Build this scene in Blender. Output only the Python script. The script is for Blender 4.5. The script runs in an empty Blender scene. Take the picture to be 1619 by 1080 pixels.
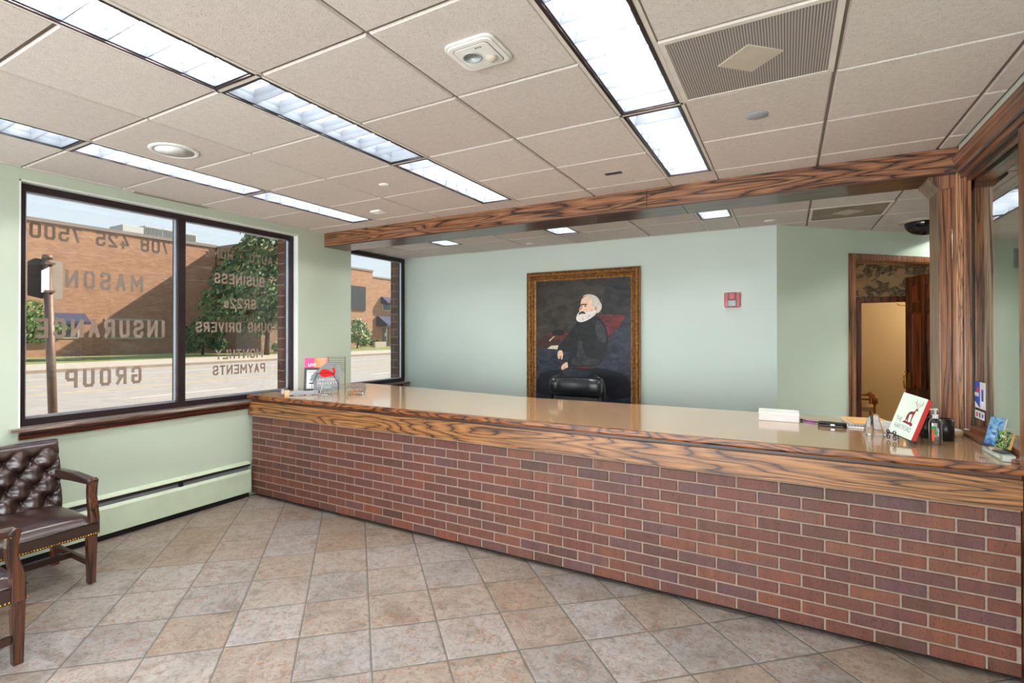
import bpy, bmesh, math, random
from mathutils import Vector, Matrix
R = math.radians
random.seed(7)
scn = bpy.context.scene

# ------------------------------------------------------------------ camera
EYE = 1.55
cam = bpy.data.cameras.new('camera'); co = bpy.data.objects.new('camera', cam)
scn.collection.objects.link(co); scn.camera = co
cam.sensor_fit = 'HORIZONTAL'; cam.sensor_width = 36.0
cam.lens = 36.0 * 825.2 / 1619.0
cam.shift_x = 52.6 / 1619.0
cam.shift_y = -17.1 / 1619.0
cam.clip_start = 0.02; cam.clip_end = 500
co.location = (0, 0, EYE)
co.rotation_euler = (R(90) + 0.0052, 0, 0.5334)

# ------------------------------------------------------------------ world, sun, exposure
scn.view_settings.view_transform = 'Standard'
scn.view_settings.look = 'None'
scn.view_settings.exposure = 0.22
scn.view_settings.gamma = 1.0
scn.view_settings.use_curve_mapping = False
w = bpy.data.worlds.new('sky'); scn.world = w; w.use_nodes = True
nt = w.node_tree; nt.nodes.clear()
o_ = nt.nodes.new('ShaderNodeOutputWorld'); b_ = nt.nodes.new('ShaderNodeBackground')
tc = nt.nodes.new('ShaderNodeTexCoord'); sp = nt.nodes.new('ShaderNodeSeparateXYZ'); cr = nt.nodes.new('ShaderNodeValToRGB')
nt.links.new(tc.outputs['Generated'], sp.inputs[0]); nt.links.new(sp.outputs[2], cr.inputs[0])
cr.color_ramp.elements[0].position = 0.0; cr.color_ramp.elements[0].color = (0.86, 0.92, 0.95, 1)
cr.color_ramp.elements[1].position = 0.5; cr.color_ramp.elements[1].color = (0.36, 0.55, 0.85, 1)
e_ = cr.color_ramp.elements.new(0.22); e_.color = (0.72, 0.83, 0.93, 1)
nt.links.new(cr.outputs[0], b_.inputs[0]); b_.inputs[1].default_value = 0.95
nt.links.new(b_.outputs[0], o_.inputs[0])
sun = bpy.data.lights.new('sun', 'SUN'); so = bpy.data.objects.new('sun', sun); scn.collection.objects.link(so)
sun.energy = 7.0; sun.angle = R(0.6); sun.color = (1.0, 0.93, 0.82)
so.rotation_euler = Vector((-0.40, -0.80, -0.61)).to_track_quat('-Z', 'Y').to_euler()   # travels towards -X, -Y, down

LIGHT = 37.0          # radiance of the fluorescent troffers
# added fill light behind the viewer, standing in for daylight at an invented opening
al = bpy.data.lights.new('added_rear_fill', 'AREA'); ao = bpy.data.objects.new('added_rear_fill', al); scn.collection.objects.link(ao)
al.shape = 'RECTANGLE'; al.size = 4.9; al.size_y = 1.8; al.energy = 330; al.color = (0.96, 0.98, 1.0)
ao.location = (-1.85, -3.38, 1.08); ao.rotation_euler = (R(90 + 12), 0, 0)

# ------------------------------------------------------------------ material helpers
def srgb(r, g, b):
    def c(v):
        v /= 255.0
        return v / 12.92 if v <= 0.04045 else ((v + 0.055) / 1.055) ** 2.4
    return (c(r), c(g), c(b), 1)
def newmat(name):
    m = bpy.data.materials.new(name); m.use_nodes = True
    n = m.node_tree; p = n.nodes['Principled BSDF']
    return m, n, p
def N(n, t, **kw):
    x = n.nodes.new(t)
    for k, v in kw.items():
        if k.startswith('i_'): x.inputs[k[2:].replace('_', ' ')].default_value = v
        else: setattr(x, k, v)
    return x
def L(n, a, b): n.links.new(a, b)
def ramp(n, stops, fac=None, interp='LINEAR'):
    r = n.nodes.new('ShaderNodeValToRGB'); r.color_ramp.interpolation = interp
    el = r.color_ramp.elements
    while len(el) < len(stops): el.new(0.5)
    for e, (p, c) in zip(el, stops): e.position = p; e.color = c
    if fac is not None: L(n, fac, r.inputs[0])
    return r
def mapping(n, coord, scale=(1, 1, 1), rot=(0, 0, 0), loc=(0, 0, 0)):
    m = n.nodes.new('ShaderNodeMapping'); L(n, coord, m.inputs[0])
    m.inputs['Scale'].default_value = scale; m.inputs['Rotation'].default_value = rot; m.inputs['Location'].default_value = loc
    return m.outputs[0]
def obj_co(n): return N(n, 'ShaderNodeTexCoord').outputs['Object']
def world_co(n): return N(n, 'ShaderNodeNewGeometry').outputs['Position']
def noise(n, co_, scale, detail=3, rough=0.5, dist=0.0):
    x = N(n, 'ShaderNodeTexNoise'); L(n, co_, x.inputs['Vector'])
    x.inputs['Scale'].default_value = scale; x.inputs['Detail'].default_value = detail
    x.inputs['Roughness'].default_value = rough; x.inputs['Distortion'].default_value = dist
    return x.outputs['Fac']
def mixc(n, fac, a, b, mode='MIX'):
    x = N(n, 'ShaderNodeMix', data_type='RGBA', blend_type=mode)
    for s, v in ((x.inputs[0], fac), (x.inputs[6], a), (x.inputs[7], b)):
        if hasattr(v, 'links') or isinstance(v, bpy.types.NodeSocket): L(n, v, s)
        else: s.default_value = v
    return x.outputs[2]
def mth(n, op, a, b=None, clamp=False):
    x = N(n, 'ShaderNodeMath', operation=op, use_clamp=clamp)
    for i, v in enumerate((a, b)):
        if v is None: continue
        if isinstance(v, bpy.types.NodeSocket): L(n, v, x.inputs[i])
        else: x.inputs[i].default_value = v
    return x.outputs[0]
def bump(n, p, h, strength=0.3, dist=0.01):
    b = N(n, 'ShaderNodeBump'); b.inputs['Strength'].default_value = strength; b.inputs['Distance'].default_value = dist
    L(n, h, b.inputs['Height']); L(n, b.outputs[0], p.inputs['Normal'])

def plain(name, col, rough=0.5, metal=0.0, var=0.06, vs=8.0, spec=0.5, coat=0.0, coatr=0.1):
    m, n, p = newmat(name)
    nz = noise(n, obj_co(n), vs, 3)
    c = srgb(*col); d = tuple(max(0, v * (1 - var)) for v in c[:3]) + (1,); e = tuple(min(1, v * (1 + var)) for v in c[:3]) + (1,)
    r = ramp(n, [(0.3, d), (0.7, e)], nz)
    L(n, r.outputs[0], p.inputs['Base Color'])
    p.inputs['Roughness'].default_value = rough; p.inputs['Metallic'].default_value = metal
    p.inputs['Specular IOR Level'].default_value = spec
    p.inputs['Coat Weight'].default_value = coat; p.inputs['Coat Roughness'].default_value = coatr
    return m
def emit(name, col, s, var=0.0):
    m, n, p = newmat(name)
    p.inputs['Base Color'].default_value = srgb(*col)
    p.inputs['Emission Color'].default_value = srgb(*col); p.inputs['Emission Strength'].default_value = s
    return m
def wood(name, light, mid, dark, axis='X', rings=9.0, stretch=0.55, cross=5.5, seed=0.0, rough=0.35, coat=0.3, darkness=0.32):
    """oak with dark cathedral grain running along one axis"""
    m, n, p = newmat(name)
    sc = {'X': (stretch, cross, cross), 'Y': (cross, stretch, cross), 'Z': (cross, cross, stretch)}[axis]
    fs = {'X': (2.5, 120, 120), 'Y': (120, 2.5, 120), 'Z': (120, 120, 2.5)}[axis]
    wc = world_co(n)
    a = noise(n, mapping(n, wc, sc, loc=(seed, seed * 1.7, seed * 0.6)), 1.0, 2.0, 0.45)
    fine = noise(n, mapping(n, wc, fs, loc=(seed, 0, seed)), 1.0, 3.0, 0.6)
    wob = noise(n, mapping(n, wc, tuple(v * 9 for v in sc)), 1.0, 2.0, 0.5)
    v = mth(n, 'ADD', mth(n, 'MULTIPLY', a, rings), mth(n, 'MULTIPLY', mth(n, 'SUBTRACT', wob, 0.5), 0.35))
    v = mth(n, 'ADD', v, mth(n, 'MULTIPLY', fine, 0.5))
    fr = mth(n, 'FRACT', v)
    r = ramp(n, [(0.0, srgb(*dark)), (darkness * 0.25, srgb(*dark)), (darkness * 0.75, srgb(*mid)), (0.55, srgb(*light)), (0.95, srgb(*mid)), (1.0, srgb(*dark))], fr)
    f2 = ramp(n, [(0.40, (0.30, 0.27, 0.26, 1)), (0.54, (1, 1, 1, 1))], fine)
    c = mixc(n, 0.75, r.outputs[0], f2.outputs[0], 'MULTIPLY')
    L(n, c, p.inputs['Base Color'])
    p.inputs['Roughness'].default_value = rough; p.inputs['Coat Weight'].default_value = coat; p.inputs['Coat Roughness'].default_value = 0.18
    bump(n, p, fine, 0.15, 0.002)
    return m

def m_wall(name, col):
    m, n, p = newmat(name)
    a = noise(n, world_co(n), 0.8, 2); b = noise(n, world_co(n), 260, 2)
    c = srgb(*col)
    r = ramp(n, [(0.3, tuple(v * .95 for v in c[:3]) + (1,)), (0.7, c)], a)
    L(n, r.outputs[0], p.inputs['Base Color']); p.inputs['Roughness'].default_value = 0.55
    bump(n, p, b, 0.06, 0.002)
    return m
M = {}
M['wall'] = m_wall('sage_paint', (188, 199, 182))
M['wall_blue'] = m_wall('pale_sage_paint', (198, 213, 204))
M['wall_light'] = m_wall('light_sage_paint', (214, 222, 212))
M['cream'] = m_wall('cream_paint', (214, 190, 148))
M['reveal'] = m_wall('white_paint', (226, 230, 224))
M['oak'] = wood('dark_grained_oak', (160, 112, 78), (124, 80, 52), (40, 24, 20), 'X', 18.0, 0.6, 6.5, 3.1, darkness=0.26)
M['oak_c'] = wood('golden_grained_oak', (166, 116, 66), (134, 86, 46), (46, 28, 18), 'X', 16.0, 0.6, 6.0, 11.3, darkness=0.22)
M['oak_edge'] = wood('counter_edge_oak', (160, 98, 46), (120, 66, 28), (38, 18, 10), 'X', 17.0, 1.6, 8.0, 5.3)
M['oak_y'] = wood('oak_along_depth', (150, 94, 56), (112, 66, 38), (44, 24, 16), 'Y', 7.0, 0.5, 6.0, 2.0)
M['oak_z'] = wood('oak_upright', (216, 166, 122), (184, 132, 92), (84, 50, 34), 'Z', 12.0, 0.6, 14.0, 4.0, darkness=0.2)
M['oak_zd'] = wood('dark_oak_upright', (156, 104, 66), (128, 80, 48), (56, 32, 22), 'Z', 9.0, 0.5, 10.0, 8.0, darkness=0.22)
M['oak_zg'] = wood('greyed_oak_upright', (200, 172, 148), (160, 130, 108), (96, 72, 58), 'Z', 9.0, 0.4, 12.0, 9.0)
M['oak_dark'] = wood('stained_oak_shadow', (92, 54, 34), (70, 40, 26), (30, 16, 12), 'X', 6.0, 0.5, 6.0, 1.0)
M['mahog'] = wood('red_mahogany', (150, 76, 40), (120, 54, 28), (58, 24, 13), 'Z', 5.0, 0.5, 7.0, 6.0, 0.25, 0.6)
M['mahog_y'] = wood('red_mahogany_sill', (116, 52, 32), (92, 38, 24), (54, 22, 14), 'Y', 5.0, 0.5, 7.0, 6.0, 0.25, 0.6)
M['door_wood'] = wood('dark_door_wood', (116, 64, 34), (88, 46, 24), (40, 20, 11), 'Z', 5.0, 0.5, 7.0, 3.0, 0.25, 0.6)
M['sill_grey'] = wood('worn_grey_oak', (168, 152, 140), (132, 112, 100), (92, 74, 66), 'Y', 7.0, 0.5, 9.0, 3.0, 0.35, 0.3)
M['bronze'] = plain('dark_bronze_aluminium', (58, 46, 48), 0.35, 0.6)
M['alu'] = plain('bright_glazing_bead', (190, 196, 206), 0.3, 0.7)
M['black'] = plain('black_plastic', (18, 18, 20), 0.35)
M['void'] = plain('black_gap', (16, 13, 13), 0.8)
M['white'] = plain('white_plastic', (228, 228, 224), 0.4)
M['paper'] = plain('white_paper', (232, 232, 232), 0.7)
M['grid'] = plain('ceiling_grid_white', (214, 206, 198), 0.5)
M['griddark'] = plain('ceiling_reveal', (120, 108, 100), 0.8)
M['brass'] = plain('polished_brass', (214, 158, 66), 0.2, 1.0)
M['chrome'] = plain('chrome', (190, 194, 198), 0.15, 1.0)
M['heater'] = plain('sage_heater_enamel', (188, 200, 176), 0.4)
M['grey'] = plain('grey_card', (128, 132, 138), 0.5)
M['silver'] = plain('silver_grey_plastic', (150, 154, 162), 0.35)
M['blackleather'] = plain('black_leather', (24, 26, 30), 0.28, 0, 0.15, 30)
M['screen'] = plain('glass_lens', (170, 178, 180), 0.1)

# ceiling tile: speckled mineral fibre
def m_tile():
    m, n, p = newmat('mineral_fibre_tile')
    wc = world_co(n)
    isl = N(n, 'ShaderNodeNewGeometry').outputs['Random Per Island']
    base = ramp(n, [(0, srgb(204, 194, 188)), (1, srgb(214, 206, 200))], isl)
    pit = noise(n, wc, 230, 1.5, 0.6)
    r = ramp(n, [(0.31, (0.2, 0.17, 0.16, 1)), (0.36, (1, 1, 1, 1))], pit)
    soft = noise(n, wc, 38, 3)
    r2 = ramp(n, [(0.3, (0.9, 0.9, 0.9, 1)), (0.7, (1, 1, 1, 1))], soft)
    c = mixc(n, 0.8, base.outputs[0], r.outputs[0], 'MULTIPLY')
    c = mixc(n, 1.0, c, r2.outputs[0], 'MULTIPLY')
    L(n, c, p.inputs['Base Color']); p.inputs['Roughness'].default_value = 0.9
    bump(n, p, pit, 0.25, 0.004)
    return m
M['tile'] = m_tile()

# slate floor laid at 45 degrees
def m_floor():
    m, n, p = newmat('slate_floor_tile')
    wc = world_co(n)
    PT = 0.3527
    mp = N(n, 'ShaderNodeMapping', vector_type='TEXTURE'); L(n, wc, mp.inputs[0])
    mp.inputs['Location'].default_value = (-2.374, 2.584, 0); mp.inputs['Rotation'].default_value = (0, 0, R(43.72 + 0.0)); mp.inputs['Scale'].default_value = (PT, PT, 1)
    s = N(n, 'ShaderNodeSeparateXYZ'); L(n, mp.outputs[0], s.inputs[0])
    fx = mth(n, 'FRACT', s.outputs[0]); fy = mth(n, 'FRACT', s.outputs[1])
    def edge(f): return mth(n, 'MINIMUM', f, mth(n, 'SUBTRACT', 1.0, f))
    wob = mth(n, 'MULTIPLY', mth(n, 'SUBTRACT', noise(n, wc, 26, 3), 0.5), 0.010)
    ed = mth(n, 'ADD', mth(n, 'MINIMUM', edge(fx), edge(fy)), wob)
    grout = mth(n, 'LESS_THAN', ed, 0.0105)
    cell = N(n, 'ShaderNodeCombineXYZ'); L(n, mth(n, 'FLOOR', s.outputs[0]), cell.inputs[0]); L(n, mth(n, 'FLOOR', s.outputs[1]), cell.inputs[1])
    wn = N(n, 'ShaderNodeTexWhiteNoise', noise_dimensions='3D'); L(n, cell.outputs[0], wn.inputs['Vector'])
    base = ramp(n, [(0.0, srgb(180, 174, 168)), (0.2, srgb(196, 186, 176)), (0.38, srgb(188, 172, 154)), (0.52, srgb(200, 195, 190)), (0.68, srgb(194, 182, 172)), (0.84, srgb(182, 162, 140)), (1.0, srgb(202, 192, 184))], wn.outputs['Value'])
    # offset pattern per tile so veins break at each joint
    off = N(n, 'ShaderNodeVectorMath', operation='SCALE'); L(n, wn.outputs['Color'], off.inputs[0]); off.inputs['Scale'].default_value = 7.0
    add = N(n, 'ShaderNodeVectorMath', operation='ADD'); L(n, wc, add.inputs[0]); L(n, off.outputs[0], add.inputs[1])
    tco = add.outputs[0]
    big = noise(n, tco, 5.5, 4, 0.6, 0.6)
    r1 = ramp(n, [(0.3, (0.62, 0.57, 0.52, 1)), (0.5, (1, 1, 1, 1)), (0.72, (1.12, 1.12, 1.12, 1))], big)
    c = mixc(n, 0.8, base.outputs[0], r1.outputs[0], 'MULTIPLY')
    mid = noise(n, tco, 26, 6, 0.72, 0.9)
    r2 = ramp(n, [(0.34, (0.48, 0.45, 0.43, 1)), (0.48, (0.95, 0.95, 0.95, 1)), (0.66, (1.22, 1.22, 1.22, 1))], mid)
    c = mixc(n, 0.9, c, r2.outputs[0], 'MULTIPLY')
    rust = noise(n, tco, 42, 3, 0.6, 1.6)
    rustp = noise(n, tco, 3.0, 2)
    rf = mth(n, 'MULTIPLY', ramp(n, [(0.56, (0, 0, 0, 1)), (0.62, (1, 1, 1, 1))], rust).outputs[0], ramp(n, [(0.35, (0, 0, 0, 1)), (0.5, (1, 1, 1, 1))], rustp).outputs[0])
    c = mixc(n, mth(n, 'MULTIPLY', rf, 0.75), c, srgb(186, 118, 66))
    c = mixc(n, grout, c, srgb(124, 121, 111))
    c = mixc(n, 1.0, c, (0.47, 0.465, 0.47, 1), 'MULTIPLY')
    L(n, c, p.inputs['Base Color'])
    p.inputs['Roughness'].default_value = 0.42
    h = mth(n, 'ADD', mth(n, 'MULTIPLY', mid, 0.5), mth(n, 'MULTIPLY', big, 0.6))
    h = mth(n, 'SUBTRACT', h, mth(n, 'MULTIPLY', ramp(n, [(0.0, (1, 1, 1, 1)), (0.03, (0, 0, 0, 1))], ed).outputs[0], 0.5))
    bump(n, p, h, 0.45, 0.012)
    return m
M['floor'] = m_floor()

def m_brick():
    m, n, p = newmat('counter_brick')
    isl = N(n, 'ShaderNodeNewGeometry').outputs['Random Per Island']; wc = world_co(n)
    base = ramp(n, [(0.0, srgb(98, 58, 50)), (0.25, srgb(122, 70, 50)), (0.45, srgb(106, 60, 48)), (0.60, srgb(98, 66, 66)), (0.72, srgb(126, 76, 54)), (0.9, srgb(86, 56, 44)), (1.0, srgb(112, 68, 58))], isl)
    streak = noise(n, mapping(n, wc, (26, 26, 3)), 1.0, 3, 0.6)
    r = ramp(n, [(0.3, (0.72, 0.68, 0.66, 1)), (0.6, (1, 1, 1, 1)), (0.8, (1.2, 1.08, 0.95, 1))], streak)
    c = mixc(n, 0.9, base.outputs[0], r.outputs[0], 'MULTIPLY')
    pit = noise(n, mapping(n, wc, (150, 150, 60)), 1.0, 2, 0.6)
    r2 = ramp(n, [(0.34, (0.2, 0.16, 0.15, 1)), (0.41, (1, 1, 1, 1))], pit)
    c = mixc(n, 0.8, c, r2.outputs[0], 'MULTIPLY')
    dark = noise(n, wc, 7, 3, 0.6)
    c = mixc(n, mth(n, 'MULTIPLY', ramp(n, [(0.5, (0, 0, 0, 1)), (0.75, (1, 1, 1, 1))], dark).outputs[0], 0.55), c, srgb(84, 60, 66))
    c = mixc(n, 1.0, c, (0.84, 0.82, 0.80, 1), 'MULTIPLY')
    L(n, c, p.inputs['Base Color']); p.inputs['Roughness'].default_value = 0.5
    bump(n, p, pit, 0.35, 0.004)
    return m
M['brick'] = m_brick()
M['mortar'] = plain('mortar', (148, 131, 118), 0.9, 0, 0.12, 60)

def m_laminate():
    m, n, p = newmat('tan_laminate')
    a = noise(n, world_co(n), 300, 2); r = ramp(n, [(0.3, srgb(168, 130, 92)), (0.7, srgb(188, 152, 112))], a)
    L(n, r.outputs[0], p.inputs['Base Color'])
    p.inputs['Roughness'].default_value = 0.16; p.inputs['Specular IOR Level'].default_value = 0.75
    p.inputs['Coat Weight'].default_value = 0.6; p.inputs['Coat Roughness'].default_value = 0.06
    return m
M['laminate'] = m_laminate()

def m_leather():
    m, n, p = newmat('brown_leather')
    a = noise(n, obj_co(n), 9, 3); r = ramp(n, [(0.3, srgb(44, 28, 25)), (0.7, srgb(62, 40, 34))], a)
    L(n, r.outputs[0], p.inputs['Base Color']); p.inputs['Roughness'].default_value = 0.3
    p.inputs['Coat Weight'].default_value = 0.3; p.inputs['Coat Roughness'].default_value = 0.15
    bump(n, p, noise(n, obj_co(n), 260, 2), 0.12, 0.002)
    return m
M['leather'] = m_leather()
M['chairwood'] = wood('chair_mahogany', (100, 54, 30), (76, 40, 24), (40, 20, 13), 'Z', 5.0, 0.6, 9.0, 2.0, 0.25, 0.6)
M['chairwoodd'] = plain('dark_chair_rail', (58, 32, 24), 0.3)

def m_glass(name, tint=(1, 1, 1), refl=1.0, rough=0.0, ior=1.5):
    m = bpy.data.materials.new(name); m.use_nodes = True
    n = m.node_tree; n.nodes.clear()
    out = N(n, 'ShaderNodeOutputMaterial'); t = N(n, 'ShaderNodeBsdfTransparent'); g = N(n, 'ShaderNodeBsdfGlossy')
    t.inputs[0].default_value = tint + (1,); g.inputs['Roughness'].default_value = rough
    ge = N(n, 'ShaderNodeNewGeometry'); dt = N(n, 'ShaderNodeVectorMath', operation='DOT_PRODUCT')
    L(n, ge.outputs['Normal'], dt.inputs[0]); L(n, ge.outputs['Incoming'], dt.inputs[1])
    cs = mth(n, 'SUBTRACT', 1.0, mth(n, 'ABSOLUTE', dt.outputs['Value']))
    fr_ = mth(n, 'ADD', mth(n, 'MULTIPLY', mth(n, 'POWER', cs, 5.0), 0.96), 0.04)
    mx = N(n, 'ShaderNodeMixShader')
    L(n, mth(n, 'MULTIPLY', fr_, refl, True), mx.inputs[0]); L(n, t.outputs[0], mx.inputs[1]); L(n, g.outputs[0], mx.inputs[2])
    L(n, mx.outputs[0], out.inputs[0])
    return m
M['glass'] = m_glass('window_glass', (0.98, 0.99, 0.985), 1.2)
M['pglass'] = m_glass('partition_glass', (0.97, 0.985, 0.975), 0.3)
M['acrylic'] = m_glass('clear_acrylic', (0.84, 0.87, 0.90), 3.2)
def m_crystal():
    m, n, p = newmat('cut_crystal')
    p.inputs['Base Color'].default_value = (1, 1, 1, 1); p.inputs['Transmission Weight'].default_value = 1.0
    p.inputs['Roughness'].default_value = 0.0; p.inputs['IOR'].default_value = 1.5
    return m
M['crystal'] = m_crystal()

# ------------------------------------------------------------------ mesh collector
class MB:
    def __init__(s): s.v = []; s.f = []; s.mi = []; s.sm = []
    def add(s, verts, faces, mi=0, smooth=False, T=None):
        o = len(s.v)
        for v in verts:
            v = Vector(v)
            s.v.append(tuple(T @ v) if T is not None else tuple(v))
        for f in faces: s.f.append([o + i for i in f]); s.mi.append(mi); s.sm.append(smooth)
        return s
    def box(s, x0, x1, y0, y1, z0, z1, mi=0, T=None, ch=0.0):
        if x0 > x1: x0, x1 = x1, x0
        if y0 > y1: y0, y1 = y1, y0
        if z0 > z1: z0, z1 = z1, z0
        if ch > 0:
            bm = bmesh.new(); bmesh.ops.create_cube(bm, size=1.0)
            for v in bm.verts: v.co = Vector(((x0 + x1) / 2 + v.co.x * (x1 - x0), (y0 + y1) / 2 + v.co.y * (y1 - y0), (z0 + z1) / 2 + v.co.z * (z1 - z0)))
            bmesh.ops.bevel(bm, geom=bm.edges[:], offset=ch, segments=2, affect='EDGES', profile=0.7)
            bm.verts.index_update()
            s.add([v.co[:] for v in bm.verts], [[v.index for v in f.verts] for f in bm.faces], mi, False, T); bm.free()
            return s
        vs = [(x, y, z) for z in (z0, z1) for y in (y0, y1) for x in (x0, x1)]
        return s.add(vs, [(0, 2, 3, 1), (4, 5, 7, 6), (0, 1, 5, 4), (2, 6, 7, 3), (0, 4, 6, 2), (1, 3, 7, 5)], mi, False, T)
    def prism(s, poly, d0, d1, plane='XZ', mi=0, T=None, smooth=False):
        """extrude a 2D polygon between d0 and d1 along the plane's normal"""
        def P(a, b, d): return {'XZ': (a, d, b), 'YZ': (d, a, b), 'XY': (a, b, d)}[plane]
        n = len(poly)
        vs = [P(a, b, d0) for a, b in poly] + [P(a, b, d1) for a, b in poly]
        fs = [list(range(n))[::-1], list(range(n, 2 * n))] + [(i, (i + 1) % n, n + (i + 1) % n, n + i) for i in range(n)]
        return s.add(vs, fs, mi, smooth, T)
    def flat(s, poly, d, plane='XZ', mi=0, T=None):
        def P(a, b): return {'XZ': (a, d, b), 'YZ': (d, a, b), 'XY': (a, b, d)}[plane]
        return s.add([P(a, b) for a, b in poly], [list(range(len(poly)))], mi, False, T)
    def lathe(s, prof, c=(0, 0, 0), seg=24, mi=0, T=None, smooth=True, axis='Z'):
        vs = []; fs = []
        for r, z in prof:
            for k in range(seg):
                a = 2 * math.pi * k / seg
                x, y = r * math.cos(a), r * math.sin(a)
                q = {'Z': (x, y, z), 'Y': (x, z, y), 'X': (z, x, y)}[axis]
                vs.append((c[0] + q[0], c[1] + q[1], c[2] + q[2]))
        for i in range(len(prof) - 1):
            for k in range(seg):
                a, b = i * seg + k, i * seg + (k + 1) % seg
                fs.append((a, b, b + seg, a + seg))
        if prof[0][0] > 1e-5: fs.append(list(range(seg))[::-1])
        if prof[-1][0] > 1e-5: fs.append([(len(prof) - 1) * seg + k for k in range(seg)])
        return s.add(vs, fs, mi, smooth, T)
    def tube(s, pts, r, seg=10, mi=0, T=None, closed=False):
        pts = [Vector(p) for p in pts]; n = len(pts); vs = []; fs = []
        rs = r if isinstance(r, (list, tuple)) else [r] * n
        prev = None
        for i, p in enumerate(pts):
            t = (pts[min(i + 1, n - 1)] - pts[max(i - 1, 0)]).normalized()
            if prev is None: u = t.orthogonal().normalized()
            else: u = (prev - t * prev.dot(t)); u = u.normalized() if u.length > 1e-6 else t.orthogonal().normalized()
            prev = u; v = t.cross(u)
            for k in range(seg):
                a = 2 * math.pi * k / seg
                vs.append(tuple(p + (u * math.cos(a) + v * math.sin(a)) * rs[i]))
        for i in range(n - 1):
            for k in range(seg):
                a, b = i * seg + k, i * seg + (k + 1) % seg
                fs.append((a, b, b + seg, a + seg))
        fs.append(list(range(seg))[::-1]); fs.append([(n - 1) * seg + k for k in range(seg)])
        return s.add(vs, fs, mi, True, T)
    def sphere(s, c, r, seg=12, rings=8, mi=0, sc=(1, 1, 1), T=None):
        prof = [(math.sin(math.pi * i / rings) * r, -math.cos(math.pi * i / rings) * r) for i in range(rings + 1)]
        vs = []; fs = []
        for pr, z in prof:
            for k in range(seg):
                a = 2 * math.pi * k / seg
                vs.append((c[0] + pr * math.cos(a) * sc[0], c[1] + pr * math.sin(a) * sc[1], c[2] + z * sc[2]))
        for i in range(rings):
            for k in range(seg):
                a, b = i * seg + k, i * seg + (k + 1) % seg
                fs.append((a, b, b + seg, a + seg))
        return s.add(vs, fs, mi, True, T)
    def build(s, name, mats, parent=None, bevel=0.0, seg=2, subsurf=0, label=None, cat=None, group=None, kind=None, origin=None, angle=0.6):
        me = bpy.data.meshes.new(name)
        off = Vector((0, 0, 0))
        if origin is not None: off = Vector(origin)
        elif parent is not None: off = wloc(parent)
        me.from_pydata([tuple(Vector(v) - off) for v in s.v], [], s.f); me.update()
        if not isinstance(mats, (list, tuple)): mats = [mats]
        for m_ in mats: me.materials.append(M[m_] if isinstance(m_, str) else m_)
        for pl, mi, sm in zip(me.polygons, s.mi, s.sm): pl.material_index = mi; pl.use_smooth = sm
        bm = bmesh.new(); bm.from_mesh(me); bmesh.ops.remove_doubles(bm, verts=bm.verts, dist=1e-6) if bevel or subsurf else None
        bmesh.ops.recalc_face_normals(bm, faces=bm.faces); bm.to_mesh(me); bm.free()
        o = bpy.data.objects.new(name, me); scn.collection.objects.link(o)
        if parent is not None: o.parent = parent
        elif origin is not None: o.location = off
        if bevel:
            md = o.modifiers.new('bevel', 'BEVEL'); md.width = bevel; md.segments = seg; md.limit_method = 'ANGLE'; md.angle_limit = angle
        if subsurf:
            md = o.modifiers.new('sub', 'SUBSURF'); md.levels = subsurf; md.render_levels = subsurf
        tag(o, label, cat, group, kind)
        return o
def wloc(o):
    v = Vector(o.location)
    while o.parent is not None: o = o.parent; v += Vector(o.location)
    return v
def tag(o, label=None, cat=None, group=None, kind=None):
    for k, v in (('label', label), ('category', cat), ('group', group), ('kind', kind)):
        if v: o[k] = v
    return o
def thing(name, loc, label, cat, group=None, rz=0.0):
    o = bpy.data.objects.new(name, None); o.empty_display_size = 0.05; scn.collection.objects.link(o)
    o.location = loc; o.rotation_euler = (0, 0, rz)
    return tag(o, label, cat, group)
def dup(root, loc, rz=0.0, label=None, group=None):
    def rec(o, par):
        c = o.copy(); scn.collection.objects.link(c); c.parent = par
        for ch in list(o.children): rec(ch, c)
        return c
    r = rec(root, None); r.location = loc; r.rotation_euler = (0, 0, rz)
    if label: r['label'] = label
    if group: r['group'] = group
    return r
def struct(mb, name, mats, **kw): return mb.build(name, mats, kind='structure', **kw)
def text(name, s, mat, size, T, depth=0.0005, parent=None, align='CENTER', sx=1.0, bold=0.0, **kw):
    cu = bpy.data.curves.new(name, 'FONT'); cu.body = s; cu.size = size; cu.extrude = depth; cu.align_x = align; cu.offset = bold; cu.resolution_u = 3
    to = bpy.data.objects.new(name, cu); scn.collection.objects.link(to)
    dg = bpy.context.evaluated_depsgraph_get(); me = bpy.data.meshes.new_from_object(to.evaluated_get(dg))
    bpy.data.objects.remove(to); bpy.data.curves.remove(cu)
    me.transform(Matrix.Diagonal((sx, 1, 1, 1))); me.transform(T)
    if parent is not None: me.transform(Matrix.Translation(-wloc(parent)))
    me.materials.clear(); me.materials.append(M[mat] if isinstance(mat, str) else mat)
    o = bpy.data.objects.new(name, me); scn.collection.objects.link(o)
    if parent is not None: o.parent = parent
    return tag(o, **kw)

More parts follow.
